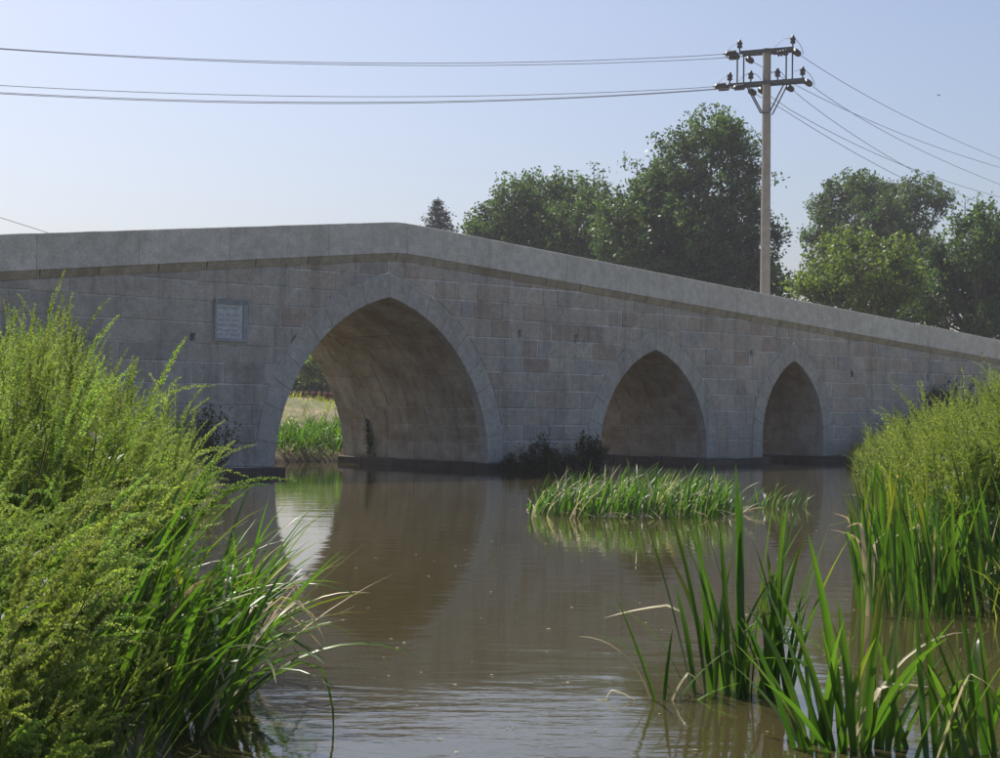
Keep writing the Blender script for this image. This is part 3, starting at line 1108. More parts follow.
parts_p, parts_l = [], []
tall = []
cnt = 0
Bs, Ds, Ls, bds, tn_, szs = [], [], [], [], [], []
far_B, far_D, far_L, far_b, far_t = [], [], [], [], []
tries = 0
SIL = np.array([(-80, 345), (-20, 335), (15, 322), (45, 318), (75, 330), (100, 372), (140, 402), (180, 425), (205, 460), (225, 505), (240, 570), (250, 640)])
while cnt < 820 and tries < 60000:
    tries += 1
    q = rnd.random()
    y = rnd.uniform(4.3, 6.8) if q < 0.42 else rnd.uniform(6.6, 10) if q < 0.74 else rnd.uniform(10, 29)
    xe = edge_x_left(y)
    x = xe - abs(rnd.gauss(0, (0.8 if y > 6.8 else .45) + 0.07 * y)) - (0.10 if y > 10 else 0.22 if y > 6.8 else 0.02)
    if not in_frame(x, y, 0.45): continue
    z = gz(x, y)
    dist = xe - x
    hang = (y < 8.0 and dist < 0.8) or (y < 6.8 and rnd.random() < .7)
    lean = (rnd.uniform(0.25, 1.3), rnd.uniform(-0.4, 0.1)) if hang else (rnd.gauss(0.08, 0.10), rnd.gauss(0, 0.12))
    px = 500 + 1600 * (x + lean[0] * 0.4) / y
    low = 190 if y < 6.6 else 150 if y < 10 else 70
    want = float(np.interp(px, SIL[:, 0], SIL[:, 1])) + (low * rnd.random() ** 1.2 if y > 6.8 else rnd.uniform(130, 470))
    if y < 10 and px > float(np.interp(want, [300, 400, 480, 520, 600, 640, 760], [180, 170, 165, 110, 75, 120, 150])): continue
    if px > (195 if y < 10 else 178): continue
    ztop = EYE + (404 - want) / 1600 * y
    h = min(max(ztop - z, 0.22), 1.6) * math.sqrt(1 + lean[0] ** 2 * .6)
    B, D, L_, bd = weed_specs((x, y, z), h, rnd.randint(5, 8) if y < 10 else rnd.randint(5, 8), lean, 0.5 if hang else 0.22)
    k = rnd.uniform(0.6, 1.3); t3 = (k * rnd.uniform(0.85, 1.08), k, k * rnd.uniform(0.75, 1.2))
    if y < 10:
        Bs += B; Ds += D; Ls += L_; bds += bd; tn_ += [t3] * len(B)
    else:
        far_B += B; far_D += D; far_L += L_; far_b += bd; far_t += [t3] * len(B)
    parts_l.append(weed_leaf_geo((x, y, z), h, 24 if y < 10 else 20, lean, (0.035, 0.09) if y < 10 else (0.06, 0.14)))
    parts_p.append(stem_geo((x, y, z), h, lean, 0.006))
    cnt += 1
near = plumes(np.array(Bs), unit(np.array(Ds)), np.array(Ls), np.array(bds), 150, 0.0118, 0.0105, 0.55, np.array(tn_))
far = plumes(np.array(far_B), unit(np.array(far_D)), np.array(far_L), np.array(far_b), 60, 0.019, 0.017, 0.55, np.array(far_t))
thicket = empty('weed_thicket', (-2.0, 8, 0))
tag(thicket, 'dense thicket of yellow-green seeding weeds covering the near left bank', 'weeds', kind='stuff')


def under(root, name, geo, mat):
    V, F_, C = geo
    return bigmesh(name, V - np.array(root.location), F_, mat, root, False, C)


for nm, g, mt in (('seed_heads', join([near, far]), M['weed']), ('leaves', join(parts_l), M['weedleaf']), ('stems', join(parts_p), M['stem'])):
    o = under(thicket, nm, g, mt); o['kind'] = 'stuff'


def weed_thing(name, label, pos, h, nside, lean, droop, cat='weed', clu=150, size=0.0118, rad=0.0105, group=None, nleaf=30):
    root = empty(name, pos); tag(root, label, cat, group)
    B, D, L_, bd = weed_specs(pos, h, nside, lean, droop)
    k = rnd.uniform(0.9, 1.25)
    under(root, 'seed_head', plumes(np.array(B), unit(np.array(D)), np.array(L_), np.array(bd), clu, size, rad, 0.6, np.full((len(B), 3), k)), M['weed'])
    under(root, 'foliage', weed_leaf_geo(pos, h, nleaf, lean), M['weedleaf'])
    under(root, 'stalk', stem_geo(pos, h, lean, 0.007), M['stem'])
    return root


def weed_at(px, py, depth, label, lean=(0.05, 0), droop=0.15, nside=8, **kw):
    """a single weed whose tip stands at the given place of the picture"""
    tip = at(px, py, depth)
    x, y = tip.x, tip.y
    z = gz(x, y)
    h = max(tip.z - z, 0.4)
    x -= lean[0] * h; y -= lean[1] * h
    zb_ = max(gz(x, y), 0.0)
    h = max(tip.z - zb_, 0.3) * math.sqrt(1 + lean[0] ** 2 + lean[1] ** 2)
    weed_thing('seeding_weed', label, (x, y, zb_), h, nside, lean, droop, **kw)


weed_at(20, 318, 7.6, 'tallest upright seeding weed at the picture edge above the bank', (0.02, 0), 0.05, 10)
weed_at(66, 294, 7.9, 'tall seeding weed whose slanted spike reaches highest against the bridge wall', (0.16, 0), 0.06, 9)
weed_at(78, 312, 7.3, 'seeding weed leaning outward just below the highest spike', (0.20, 0), 0.08, 8)
weed_at(107, 367, 7.2, 'seeding weed with a pale feathery tip below the inscription plaque', (0.12, 0), 0.1, 8)
weed_at(196, 392, 14.5, 'feathery weed standing alone against the wall below the plaque', (0.10, 0), 0.2, 12, clu=40, size=0.022, rad=0.026)
weed_at(228, 452, 9.6, 'slender weed spike leaning over the water beside the abutment foot', (0.45, -0.1), 0.15, 6)
weed_at(215, 640, 6.3, 'drooping seeding weed arching out over the strap-leaved reeds', (0.9, -0.15), 0.25, 12)
weed_at(190, 690, 5.9, 'lowest drooping weed spike almost touching the water', (0.9, -0.1), 0.2, 12)
weed_at(130, 605, 6.2, 'seeding weed bending sideways in the middle of the thicket', (0.8, -0.1), 0.3, 12)
weed_at(120, 735, 5.4, 'leafy seeding weed at the bottom edge of the picture', (0.5, 0), 0.25, 14)
weed_at(165, 740, 5.7, 'short seeding weed at the bottom edge next to the dark water', (0.5, 0), 0.25, 12)

# strap-leaved reeds at the left water's edge
lv = []
for i in range(290):
    q = rnd.random()
    dx = rnd.uniform(-0.58, 0.22); dy = rnd.uniform(-0.9, 1.3)
    az = rnd.gauss(-0.25, 0.7)
    lv.append((dx - 0.10 * dy, dy, az, rnd.uniform(0.6, 1.12), rnd.uniform(0.02, 0.85), rnd.uniform(0.25, 1.3), rnd.uniform(0.020, 0.036),
               (rnd.uniform(0.5, 0.8), rnd.uniform(0.5, 1.5)) if rnd.random() < 0.15 else None, rnd.uniform(-.35, .35)))
reed_clump('reed_clump', 'dense strap-leaved reeds leaning over the water from the near left bank', (-1.42, 7.35, 0.06), lv, 'clumps of reeds', dry_share=0.09)
# broad blades standing up among the weeds
lv = []
for (px, py, dpt, az, tl) in [(98, 455, 7.2, 0.3, .25), (120, 440, 7.3, 0.2, .45), (60, 440, 7.0, 1.0, .2), (150, 520, 7.2, 0.0, .4), (8, 395, 7.1, 1.4, .1), (135, 490, 7.4, .1, .5), (70, 500, 6.9, .5, .4), (170, 560, 7.0, -.2, .55), (30, 520, 7.0, .5, .3)]:
    p = at(px, py, dpt - 1.0)
    for j in range(3):
        lv.append((p.x + 1.8 + rnd.uniform(-.08, .08) - 0.35 * math.sin(tl), p.y - 7.1, az + rnd.gauss(0, .5), rnd.uniform(0.7, 1.05), tl + rnd.uniform(-.1, .1), rnd.uniform(0, .5), rnd.uniform(.02, .032), None, 0))
rc = reed_clump('reed_clump', 'few broad green blades growing up through the weed thicket', (-1.8, 7.1, 0.35), lv, 'clumps of reeds', dry_share=0.15)

# ------------------------------------------------------------------ reeds standing in the near water
lv = []
for (dx, dy, az, ln, tl, bd, wd, kk, sd_) in [
    (-0.11, 0, 2.9, 0.98, 0.10, 0.28, .040, None, 0), (-0.07, 0.02, 3.0, 0.72, 0.22, 0.45, .034, None, 0), (0.00, 0, 1.4, 1.05, 0.02, 0.05, .042, None, 0),
    (0.03, -.02, 0.2, 1.02, 0.06, 0.12, .046, None, 0), (0.07, 0, 0.0, 1.00, 0.14, 0.18, .046, None, 0), (0.02, .03, 0.4, 0.86, 0.12, 0.45, .040, None, 0),
    (-0.03, .02, 3.3, 0.86, 0.16, 0.35, .038, None, 0), (0.06, .05, 0.3, 0.80, 0.24, 0.6, .036, None, 0), (-0.16, 0, 3.1, 0.62, 0.3, 0.95, .026, None, 0),
    (-0.14, -.03, 3.0, 0.55, 0.12, 0.2, .032, None, 0), (0.10, 0, 0.1, 0.92, 0.04, 0.1, .040, None, 0), (0.14, .02, -0.1, 0.7, 0.1, 0.3, .036, None, 0),
    (0.12, -.04, 0.2, 0.9, 0.0, 0.05, .036, None, 0), (-0.05, -.03, 2.8, 0.8, 0.02, 0.1, .038, None, 0), (0.0, -.05, 2.2, 0.95, 0.08, 0.08, .040, None, 0),
    (0.16, .0, 0.0, 0.85, 0.25, 0.4, .036, None, 0), (-0.1, .05, 3.1, 0.9, 0.05, 0.25, .036, None, 0), (0.05, .08, 0.6, 0.6, 0.2, 0.7, .03, (0.6, 1.4), 0),
    (-.2, .02, 3.2, .5, .5, .9, .022, None, 0), (.02, -.06, 4.5, .55, .15, .3, .034, None, 0), (.1, -.06, 5.0, .5, .1, .2, .036, None, 0), (.08, .03, .1, .75, .3, .9, .03, (0.62, 1.2), 0)]:
    lv.append((dx + rnd.uniform(-.01, .01), dy, az, ln, tl, bd, wd, kk, sd_))
lv = [(a * 1.45, b, c, d * 1.12, e, f_, g * 1.12, h_, i_) for (a, b, c, d, e, f_, g, h_, i_) in lv]
lv += rand_leaves(26, 0.22, (0.45, 1.0), (0.028, 0.042), None, 1, (0.0, 0.24), (0.05, 0.5), (1.2, 0.6), 0.14)
reed_clump('reed_clump', 'tall upright green reed clump standing in open water', (1.18, 7.78, 0), lv, 'clumps of reeds', dry_share=0.04)

lv = [(0, 0, 2.95, 0.62, 0.35, 0.15, .032, None, 0), (0.02, 0, 0.5, 0.40, 0.08, 0.1, .028, None, 0), (0.04, 0, 0.2, 0.36, 0.3, 0.9, .022, (0.6, 1.6), 0),
      (0.05, 0, 0.1, 0.42, 0.55, 0.5, .026, None, 0), (-.04, 0, 3.1, 0.36, 0.8, 1.2, .024, (0.6, 1.2), 0), (-.08, 0, 3.2, .3, 1.0, 1.0, .02, None, 0), (.1, .02, 0, .38, .9, .6, .024, None, 0),
      (-.02, .02, 3.0, .55, .25, 1.3, .018, None, 0)]
reed_clump('reed_clump', 'small sparse reed tuft with bent leaves beside the tall clump', (0.77, 7.6, 0), lv, 'clumps of reeds', dry_share=0.3)

lv = []
for (dx, dy, az, ln, tl, bd, wd, kk, sd_) in [
    (-0.12, 0, 2.9, 0.95, 0.38, 0.25, .046, None, 0), (-0.08, 0, 3.0, 0.85, 0.25, 0.35, .044, None, 0), (-0.04, 0.02, 2.9, 0.98, 0.16, 0.2, .044, None, 0),
    (0.0, 0, 1.0, 0.96, 0.03, 0.05, .036, None, 0), (0.05, 0, 0.1, 0.80, 0.05, 0.1, .034, None, 0), (0.08, .02, 0.1, 0.75, 0.2, 0.25, .036, None, 0), (0.02, -.02, 0.3, 0.85, 0.12, 0.45, .036, None, 0),
    (-0.15, 0, 3.1, 0.70, 0.55, 0.35, .040, None, 0), (-0.1, -.04, 3.3, 0.55, 0.6, 0.5, .036, None, 0), (-0.18, .02, 3.0, 0.62, 0.75, 0.45, .034, None, 0), (0.1, 0, 0.0, 0.6, 0.35, 0.6, .03, (0.6, 1.0), 0),
    (0.0, .05, 0.2, 0.8, 0.22, 1.3, .020, None, 0), (0.12, -.02, -.1, 0.5, 0.1, 0.2, .036, None, 0), (-.02, -.05, 3.4, .7, .1, .15, .04, None, 0), (.14, .03, .0, .52, .3, .4, .03, None, 0)]:
    lv.append((dx, dy, az, ln, tl, bd, wd, kk, sd_))
lv += rand_leaves(22, 0.22, (0.3, 0.8), (0.026, 0.042), None, 1, (0.05, 0.5), (0.1, 0.7), (1.2, 0.7), 0.2)
reed_clump('reed_clump', 'reed clump at the bottom edge with broad leaves fanning sideways', (1.47, 6.55, 0), lv, 'clumps of reeds', dry_share=0.07)

lv = []
for (dx, dy, az, ln, tl, bd, wd, kk, sd_) in [
    (0.0, 0, 2.9, 0.72, 0.32, 0.2, .044, None, 0), (0.05, 0, 3.0, 0.95, 0.12, 0.1, .042, None, 0), (0.10, 0, 1.2, 1.1, 0.06, 0.06, .04, None, 0), (-0.06, 0, 3.1, 0.6, 0.5, 0.3, .036, None, 0),
    (0.12, .02, 0.1, 1.0, 0.15, 0.15, .04, None, 0), (0.16, 0, 0.2, 0.8, 0.3, 0.4, .04, None, 0), (-.02, .04, 2.8, 0.85, 0.05, 0.2, .036, None, 0), (-.12, 0, 3.1, .55, .2, .4, .034, None, 0),
    (.2, .03, .0, .9, .1, .3, .038, None, 0), (.02, .06, 3.0, .6, .35, .9, .026, (0.6, 1.2), 0)]:
    lv.append((dx, dy, az, ln, tl, bd, wd, kk, sd_))
lv += rand_leaves(26, 0.26, (0.4, 0.95), (0.026, 0.042), None, 1, (0.03, 0.4), (0.1, 0.6), (1.3, 0.9), 0.15)
reed_clump('reed_clump', 'reed clump filling the bottom right corner of the water', (1.93, 6.35, 0), lv, 'clumps of reeds', dry_share=0.08)

# reed stand at the foot of the right bank
for (lab, y0_, y1_, cnt_) in [('front row of dark green reeds at the foot of the right bank', -0.35, 0.75, 200), ('rear rows of reeds below the yellow-green right bank weeds', 0.75, 2.7, 230)]:
    lv = []
    while len(lv) < cnt_:
        dy = rnd.uniform(y0_, y1_)
        dx = rnd.uniform(-0.10, 1.45) + 0.20 * dy
        if dx < 0.05 and rnd.random() < .5: continue
        lv.append((dx, dy, rnd.gauss(3.0, 1.3), rnd.uniform(0.62, 1.12), rnd.uniform(0.02, 0.22), rnd.uniform(0.05, 0.5), rnd.uniform(0.026, 0.042) if rnd.random() < .9 else .018,
                   (rnd.uniform(0.5, 0.8), rnd.uniform(0.8, 1.8)) if rnd.random() < 0.10 else None, rnd.uniform(-.2, .2)))
    reed_clump('reed_clump', lab, (2.60, 11.1, 0.0), lv, 'clumps of reeds', dry_share=0.12)

# ------------------------------------------------------------------ reed island in mid-river
isl = empty('reed_island', (1.83, 21.6, 0))
tag(isl, 'low island of leaning reeds with pale leaf tips in mid-river', 'reed bed')
sp, spd = [], []
for i in range(1400):
    u_ = rnd.uniform(-1, 1); v_ = rnd.uniform(-1, 1)
    if u_ * u_ + v_ * v_ > 1 and rnd.random() < 0.8: continue
    x = 0.0 + u_ * 1.38 + 0.10 * v_; y = v_ * 1.3 + 0.3 * u_
    k = rnd.uniform(0.8, 1.35)
    rag = 0.5 + 0.5 * math.sin(5.1 * x + 1.3) * math.sin(4.3 * y + 2.1 * x)
    if rag < 0.22 and rnd.random() < .5: continue
    ln = rnd.uniform(0.40, 0.80) * (1.0 - 0.25 * abs(u_)) * (0.72 + 0.5 * rag)
    s_ = ((x, y, -0.04), rnd.gauss(0.2, 0.9), ln, rnd.uniform(0.05, 0.45), rnd.uniform(0.1, 1.0), rnd.uniform(0.02, 0.036), None, (k, k, k * .9))
    (spd if rnd.random() < 0.12 else sp).append(s_ if rnd.random() > .2 else s_[:6] + ((rnd.uniform(.5, .8), rnd.uniform(.8, 1.6)),) + s_[7:])
for i in range(60):     # stragglers at the downstream end
    x = rnd.uniform(1.2, 2.6); y = 1.3 + rnd.uniform(-.3, .6); k = rnd.uniform(0.8, 1.3)
    sp.append(((x, y, -0.04), rnd.gauss(0.2, 1.0), rnd.uniform(.2, .5), rnd.uniform(0.05, 0.5), rnd.uniform(0.2, 1.2), 0.02, None, (k, k, k)))
for i in range(40):     # flattened dead leaves at the waterline
    w = rnd.uniform(0, 6.28); x = 1.45 * math.cos(w); y = 1.4 * math.sin(w); k = rnd.uniform(.6, 1.1)
    spd.append(((x, y, 0.01), rnd.uniform(0, 6.28), rnd.uniform(.15, .4), rnd.uniform(.9, 1.3), rnd.uniform(.2, .6), 0.025, None, (k, k, k)))
o = leaf_mass('leaves', sp, M['reed'], isl); o['kind'] = 'stuff'
o = leaf_mass('dry_glint_leaves', spd, M['dry'], isl); o['kind'] = 'stuff'  # pale leaves: withered ones and painted glints together
mud = MB()
ring_ = [(1.3 * math.cos(w) + rnd.uniform(-.1, .1), 1.2 * math.sin(w) + .3 * math.cos(w), -0.05) for w in np.linspace(0, 2 * math.pi, 25)[:-1]]
mud.add([(0, 0, 0.03)] + [(x * .7, y * .7, 0.02) for x, y, z in ring_] + ring_, [(0, 1 + i, 1 + (i + 1) % 24) for i in range(24)] + [(1 + i, 25 + i, 25 + (i + 1) % 24, 1 + (i + 1) % 24) for i in range(24)])
M['mud'] = plain_mat('wet_mud', (0.05, 0.04, 0.025), 0.5)
mud.build('mud_bed', M['mud'], isl, True)

# ------------------------------------------------------------------ flecks of plant litter drifting on the water
fv, fc = [], []
for i in range(230):
    y = 6.2 + 20 * rnd.random() ** 1.6; x = rnd.uniform(edge_x_left(y) + .3, edge_x_right(y) - .3)
    if not in_frame(x, y, 0): continue
    s_ = rnd.uniform(.003, .011); w = rnd.uniform(0, 6.28); a_x, a_y = math.cos(w) * s_, math.sin(w) * s_
    fv += [(x - a_x * 1.6, y - a_y * 1.6, .004), (x + a_y, y - a_x, .006), (x + a_x * 1.6, y + a_y * 1.6, .005), (x - a_y, y + a_x, .007)]
    k = rnd.uniform(.5, 1.4); fc += [(k, k, k)] * 4
o = bigmesh('floating_litter', np.array(fv), np.arange(len(fv)).reshape(-1, 4), M['dry'], None, False, np.array(fc))
tag(o, 'pale flecks of plant litter drifting on the brown water', 'litter', kind='stuff')

# ------------------------------------------------------------------ right bank: weeds and grasses
B1, D1, L1, b1, t1_ = [], [], [], [], []
lf, st, gsp = [], [], []
cnt = tries = 0
while cnt < 760 and tries < 30000:
    tries += 1
    y = 11.8 + 36 * rnd.random() ** 1.5
    xe = edge_x_right(y)
    x = xe + (abs(rnd.gauss(0, 1.2 + 0.09 * y)) + 0.05 if rnd.random() < .75 else rnd.uniform(-.12, .3))
    if not in_frame(x, y, 0.6): continue
    rel = Vector((x, y, 0)) - OB
    if rel.dot(BY) > -0.35: continue
    z = gz(x, y)
    px = 500 + 1600 * x / y
    want = float(np.interp(px, [840, 870, 900, 930, 960, 1000, 1060], [485, 438, 416, 408, 396, 372, 364])) + rnd.uniform(-4, 60)
    ztop = EYE + (413 - want) / 1600 * y
    h = min(max(ztop - z, 0.3), 1.45)
    lean = (rnd.gauss(-0.08, 0.15), rnd.gauss(0, .12))
    B, D, L_, bd = weed_specs((x, y, z), h, rnd.randint(5, 8), lean, 0.25)
    k = rnd.uniform(0.75, 1.15); t3 = (k * rnd.uniform(0.85, 1.0), k, k * rnd.uniform(0.8, 1.1))
    B1 += B; D1 += D; L1 += L_; b1 += bd; t1_ += [t3] * len(B)
    lf.append(weed_leaf_geo((x, y, z), h, 22, lean, (0.06, 0.16)))
    st.append(stem_geo((x, y, z), h, lean, 0.007))
    cnt += 1
rt = empty('weed_thicket', (6, 20, 0))
tag(rt, 'sunny mass of yellow-green weeds and grasses on the right bank', 'weeds', kind='stuff')
for nm, g, mt in (('seed_heads', plumes(np.array(B1), unit(np.array(D1)), np.array(L1), np.array(b1), 56, 0.0165, 0.0135, 0.55, np.array(t1_)), M['grass']),
                  ('leaves', join(lf), M['weedleaf']), ('stems', join(st), M['stem'])):
    o = under(rt, nm, g, mt); o['kind'] = 'stuff'


def grass_stuff(name, label, n_, sampler, ln, wd, mat, tilt=(0.05, .5), bend=(.1, .9), seg=3):
    sp_ = []
    for i in range(n_):
        q = sampler()
        if q is None: continue
        k = rnd.uniform(0.7, 1.3)
        sp_.append(((q[0], q[1], gz(*q) - .02), rnd.uniform(0, 6.28), rnd.uniform(*ln), rnd.uniform(*tilt), rnd.uniform(*bend), rnd.uniform(*wd), None, (k, k, k * .95)))
    o_ = leaf_mass(name, sp_, mat, None, seg)
    tag(o_, label, 'grass', kind='stuff')
    return o_


def samp_left():
    y = rnd.uniform(4.2, 26) if rnd.random() < .6 else rnd.uniform(4.2, 7.5); x = edge_x_left(y) - abs(rnd.gauss(0, 1.6)) - .02
    return (x, y) if in_frame(x, y, .4) else None


def samp_right():
    y = rnd.uniform(9, 46); x = edge_x_right(y) + (abs(rnd.gauss(0, 2.0)) + .02 if rnd.random() < .7 else rnd.uniform(-.1, .35))
    if (Vector((x, y, 0)) - OB).dot(BY) > -.25: return None
    return (x, y) if in_frame(x, y, .4) else None


grass_stuff('grass', 'green grass blades under the weeds on the left bank', 4200, samp_left, (.2, .55), (.008, .016), M['weedleaf'])
grass_stuff('grass', 'fresh grass blades between the weeds on the right bank', 5200, samp_right, (.25, .65), (.009, .018), M['grass'])

for (px, py, dpt, lab, ln_) in [(868, 402, 17, 'feathery weed drooping outward from the edge of the right bank', (-.35, 0)), (921, 382, 22, 'upright feathery weed rising against the wall above the right bank', (-.03, 0)),
                                (880, 425, 16, 'second feathery weed bending out from the right bank towards the third arch', (-.3, 0)), (848, 462, 14, 'low weed spray reaching over the water below the third arch', (-.5, 0))]:
    weed_at(px, py, dpt, lab, ln_, 0.4, 10, clu=40, size=0.022, rad=0.02)

# yellow-flowered weeds
for (px, py, dpt, lab) in [(985, 470, 13.0, 'bushy yellow-flowered weed at the picture edge above the reed stand'), (955, 440, 15.0, 'yellow-flowered weed higher up in the right bank weeds')]:
    p = at(px, py, dpt); zg = gz(p.x, p.y)
    root = empty('flowering_weed', (p.x, p.y, zg)); tag(root, lab, 'wildflower')
    fl, sm = [], MB()
    for i in range(150):
        q = Vector((p.x + rnd.gauss(0, .22), p.y + rnd.gauss(0, .25), p.z - abs(rnd.gauss(0, .28)) + .08))
        a = Vector((rnd.gauss(0, 1), rnd.gauss(0, 1), rnd.gauss(0, 1))).normalized(); b = a.cross(UP).normalized(); s_ = rnd.uniform(.010, .018)
        fl += [q - a * s_, q - b * s_, q + a * s_, q + b * s_]
        if i % 4 == 0: sm.tube([(p.x - root.location.x + rnd.gauss(0, .05), p.y - root.location.y + rnd.gauss(0, .05), 0), q - Vector(root.location)], [.004, .002], 3, cap=False)
    V = np.array([tuple(q) for q in fl]); under(root, 'blossom', (V, np.arange(len(V)).reshape(-1, 4), np.ones((len(V), 3))), M['flower'])
    sm.build('stalk', M['stem'], root)
    under(root, 'foliage', weed_leaf_geo((p.x, p.y, zg), p.z - zg, 90, (0, 0), (.05, .13)), M['weedleaf'])


# ------------------------------------------------------------------ shrubs at the foot of the bridge
def shrub(name, label, loc, size, n_, mat, leaf=(0.05, 0.1), upright=0.5):
    root = empty(name, loc); tag(root, label, 'shrub')
    st_ = MB(); V, F_, C = [], [], []
    tips = []
    for j in range(int(16 * size[0]) + 10):
        w = rnd.uniform(0, 6.28); r_ = rnd.random() ** .6
        tip = Vector((math.cos(w) * size[0] * r_, math.sin(w) * size[1] * r_, size[2] * rnd.uniform(.55, 1.05) * (1 - .45 * r_ * r_)))
        b0 = Vector((tip.x * .25, tip.y * .25, -0.05)); mid = (b0 + tip) / 2 + Vector((tip.x * .12, tip.y * .12, 0))
        st_.tube([b0, mid, tip], [.010, .007, .003], 4, cap=False); tips.append((b0, mid, tip))
    for i in range(n_):
        b0, mid, tip = rnd.choice(tips); s = rnd.uniform(.15, 1.05)
        p = b0 * (1 - s) ** 2 + mid * 2 * s * (1 - s) + tip * s * s + Vector((rnd.gauss(0, .05), rnd.gauss(0, .05), rnd.gauss(0, .05)))
        w = rnd.uniform(0, 6.28); el = rnd.uniform(-.3, 1.0)
        d = Vector((math.cos(w) * math.cos(el), math.sin(w) * math.cos(el), math.sin(el))); l_ = rnd.uniform(*leaf); lat = d.cross(UP).normalized(); nn = lat.cross(d); k = rnd.uniform(.7, 1.3)
        V += [p, p + d * l_ * .5 + lat * l_ * .2 + nn * l_ * .05, p + d * l_, p + d * l_ * .5 - lat * l_ * .2 + nn * l_ * .05]; F_.append([len(V) - 4, len(V) - 3, len(V) - 2, len(V) - 1]); C += [(k, k, k)] * 4
    bigmesh('foliage', np.array([tuple(q) for q in V]), np.array(F_), mat, root, False, np.array(C))
    st_.build('stem', M['bark'], root)
    return root


def on_bridge(t, d, z): return tuple(bp_(t, d, z))


shrub('dark_shrub', 'dark rounded shrub at the foot of the wide pier', on_bridge(3.75, -0.75, -0.02), (0.52, 0.42, 0.74), 3400, M['darkleaf'], (.06, .12))
shrub('dark_shrub', 'dark spiky shrub on the wide pier beside the middle arch', on_bridge(5.35, -0.7, -0.02), (0.46, 0.4, 0.85), 2200, M['darkleaf'], (.06, .16))
shrub('dark_shrub', 'low dark shrub at the corner of the largest arch', on_bridge(2.95, -0.55, -0.05), (0.40, 0.3, 0.42), 1400, M['darkleaf'])
shrub('dark_shrub', 'small dark plant between the two shrubs of the wide pier', on_bridge(4.6, -0.6, -0.02), (0.40, 0.3, 0.5), 1300, M['darkleaf'])
pg = bp_(20.9, -0.9, 0); shrub('dark_shrub', 'dark shrub in the bridge shade above the right bank', (pg.x, pg.y, gz(pg.x, pg.y)), (1.5, 0.9, 1.15), 3600, M['darkleaf'], (.06, .16))
pg = bp_(18.6, -0.7, 0); shrub('dark_shrub', 'dark weedy bush against the wall by the third arch', (pg.x, pg.y, gz(pg.x, pg.y)), (0.8, 0.6, 0.9), 1400, M['darkleaf'], (.06, .14))
pg = bp_(-5.0, -0.9, 0); shrub('dark_shrub', 'dark green bush in the shade at the left abutment', (pg.x, pg.y, max(0, gz(pg.x, pg.y))), (0.75, 0.6, 1.25), 1500, M['darkleaf'], (.06, .14))
# climber hanging on the inside of the largest arch
cl_, cs = [], MB()
rootc = empty('climbing_plant', on_bridge(2.62, 4.15, 0.17)); tag(rootc, 'thin green climber growing up the inside of the largest arch', 'climber')
V = []
for i in range(260):
    s = rnd.random(); zz = s * 0.95
    p = Vector(bp_(2.66 - 0.05 * s + rnd.uniform(-.03, .02), 4.15 + rnd.gauss(0, .10 * (1 - s * .6)) + .12 * s, .17 + zz)) - Vector(rootc.location)
    a = Vector((rnd.gauss(0, 1), rnd.gauss(0, 1), rnd.gauss(0, .6))).normalized(); b = a.cross(UP).normalized(); s_ = rnd.uniform(.025, .05)
    V += [p - a * s_, p - b * s_ * .7, p + a * s_, p + b * s_ * .7]
bigmesh('foliage', np.array([tuple(q) for q in V]), np.arange(len(V)).reshape(-1, 4), M['darkleaf'], rootc, False, np.full((len(V), 3), 1.5))
q0 = [Vector(bp_(2.67 - .05 * s, 4.15 + .12 * s, .17 + .95 * s)) - Vector(rootc.location) for s in (0, .35, .7, 1)]
cs.tube(q0, .008, 4); cs.build('stem', M['bark'], rootc)

# ------------------------------------------------------------------ bank seen through the largest arch
def samp_back():
    x = rnd.uniform(-13, 1); y = rnd.uniform(37.5, 60)
    if (Vector((x, y, 0)) - OB).dot(BY) < WID + .4: return None
    if river_dist(np.array([(x, y)]))[0] < 0.05: return None
    return (x, y)


grass_stuff('grass', 'dry and green grass on the slope seen through the largest arch', 4600, samp_back, (.12, .45), (.015, .03), M['grass'], (.1, .9), (.2, 1.2))
sp = []
for i in range(1500):
    s = rnd.random(); e0 = Vector((-7.3, 38.2, 0)); e1 = Vector((-2.4, 41.6, 0))
    p = e0.lerp(e1, s) + Vector((-.57, .82, 0)) * rnd.uniform(-.1, 2.2)
    k = rnd.uniform(.6, 1.2)
    sp.append(((p.x, p.y, max(gz(p.x, p.y), 0) - .04), rnd.uniform(0, 6.28), rnd.uniform(.35, .8), rnd.uniform(.1, .6), rnd.uniform(.3, 1.2), rnd.uniform(.025, .045), None, (k, k, k * .8)))
o = leaf_mass('reeds', sp, M['reed']); tag(o, 'sunlit reeds at the water behind the largest arch', 'reeds', kind='stuff')
# low red-brown wall with a tile coping on top of that slope
wl = empty('garden_wall', (-9.6, 61.5, gz(-9.0, 61.5))); tag(wl, 'low red-brown wall with tile coping seen through the largest arch', 'wall')
mb = MB(); mb.box((1.2, 0, -0.08), (10, .25, .80)); mb.build('wall_body', M['redwall'], wl)
for i in range(40):
    tmb = MB(); tmb.tube([(-3.6 + i * .24, -.2, .34), (-3.6 + i * .24, .2, .34)], .07, 6); tmb.build('tile', M['tile'], wl)
mb = MB()
for (x, y, a, b) in [(0, 0, 1.2, .4), (1.0, .3, .7, .35)]:
    pass
p = at(297, 397, 57); zg = gz(p.x, p.y)
mb = MB(); mb.add([(-.7, -.3, -.1), (.6, -.35, -.1), (.7, .3, -.1), (-.6, .35, -.1), (-.62, -.25, .14), (.52, -.3, .10), (.6, .22, .16), (-.5, .3, .2)], [(3, 2, 1, 0), (4, 5, 6, 7), (0, 1, 5, 4), (1, 2, 6, 5), (2, 3, 7, 6), (3, 0, 4, 7)])
o = mb.build('flat_stone', M['slab']); o.location = (p.x, p.y, zg); tag(o, 'flat pinkish stone lying on the slope below the low wall', 'stone')


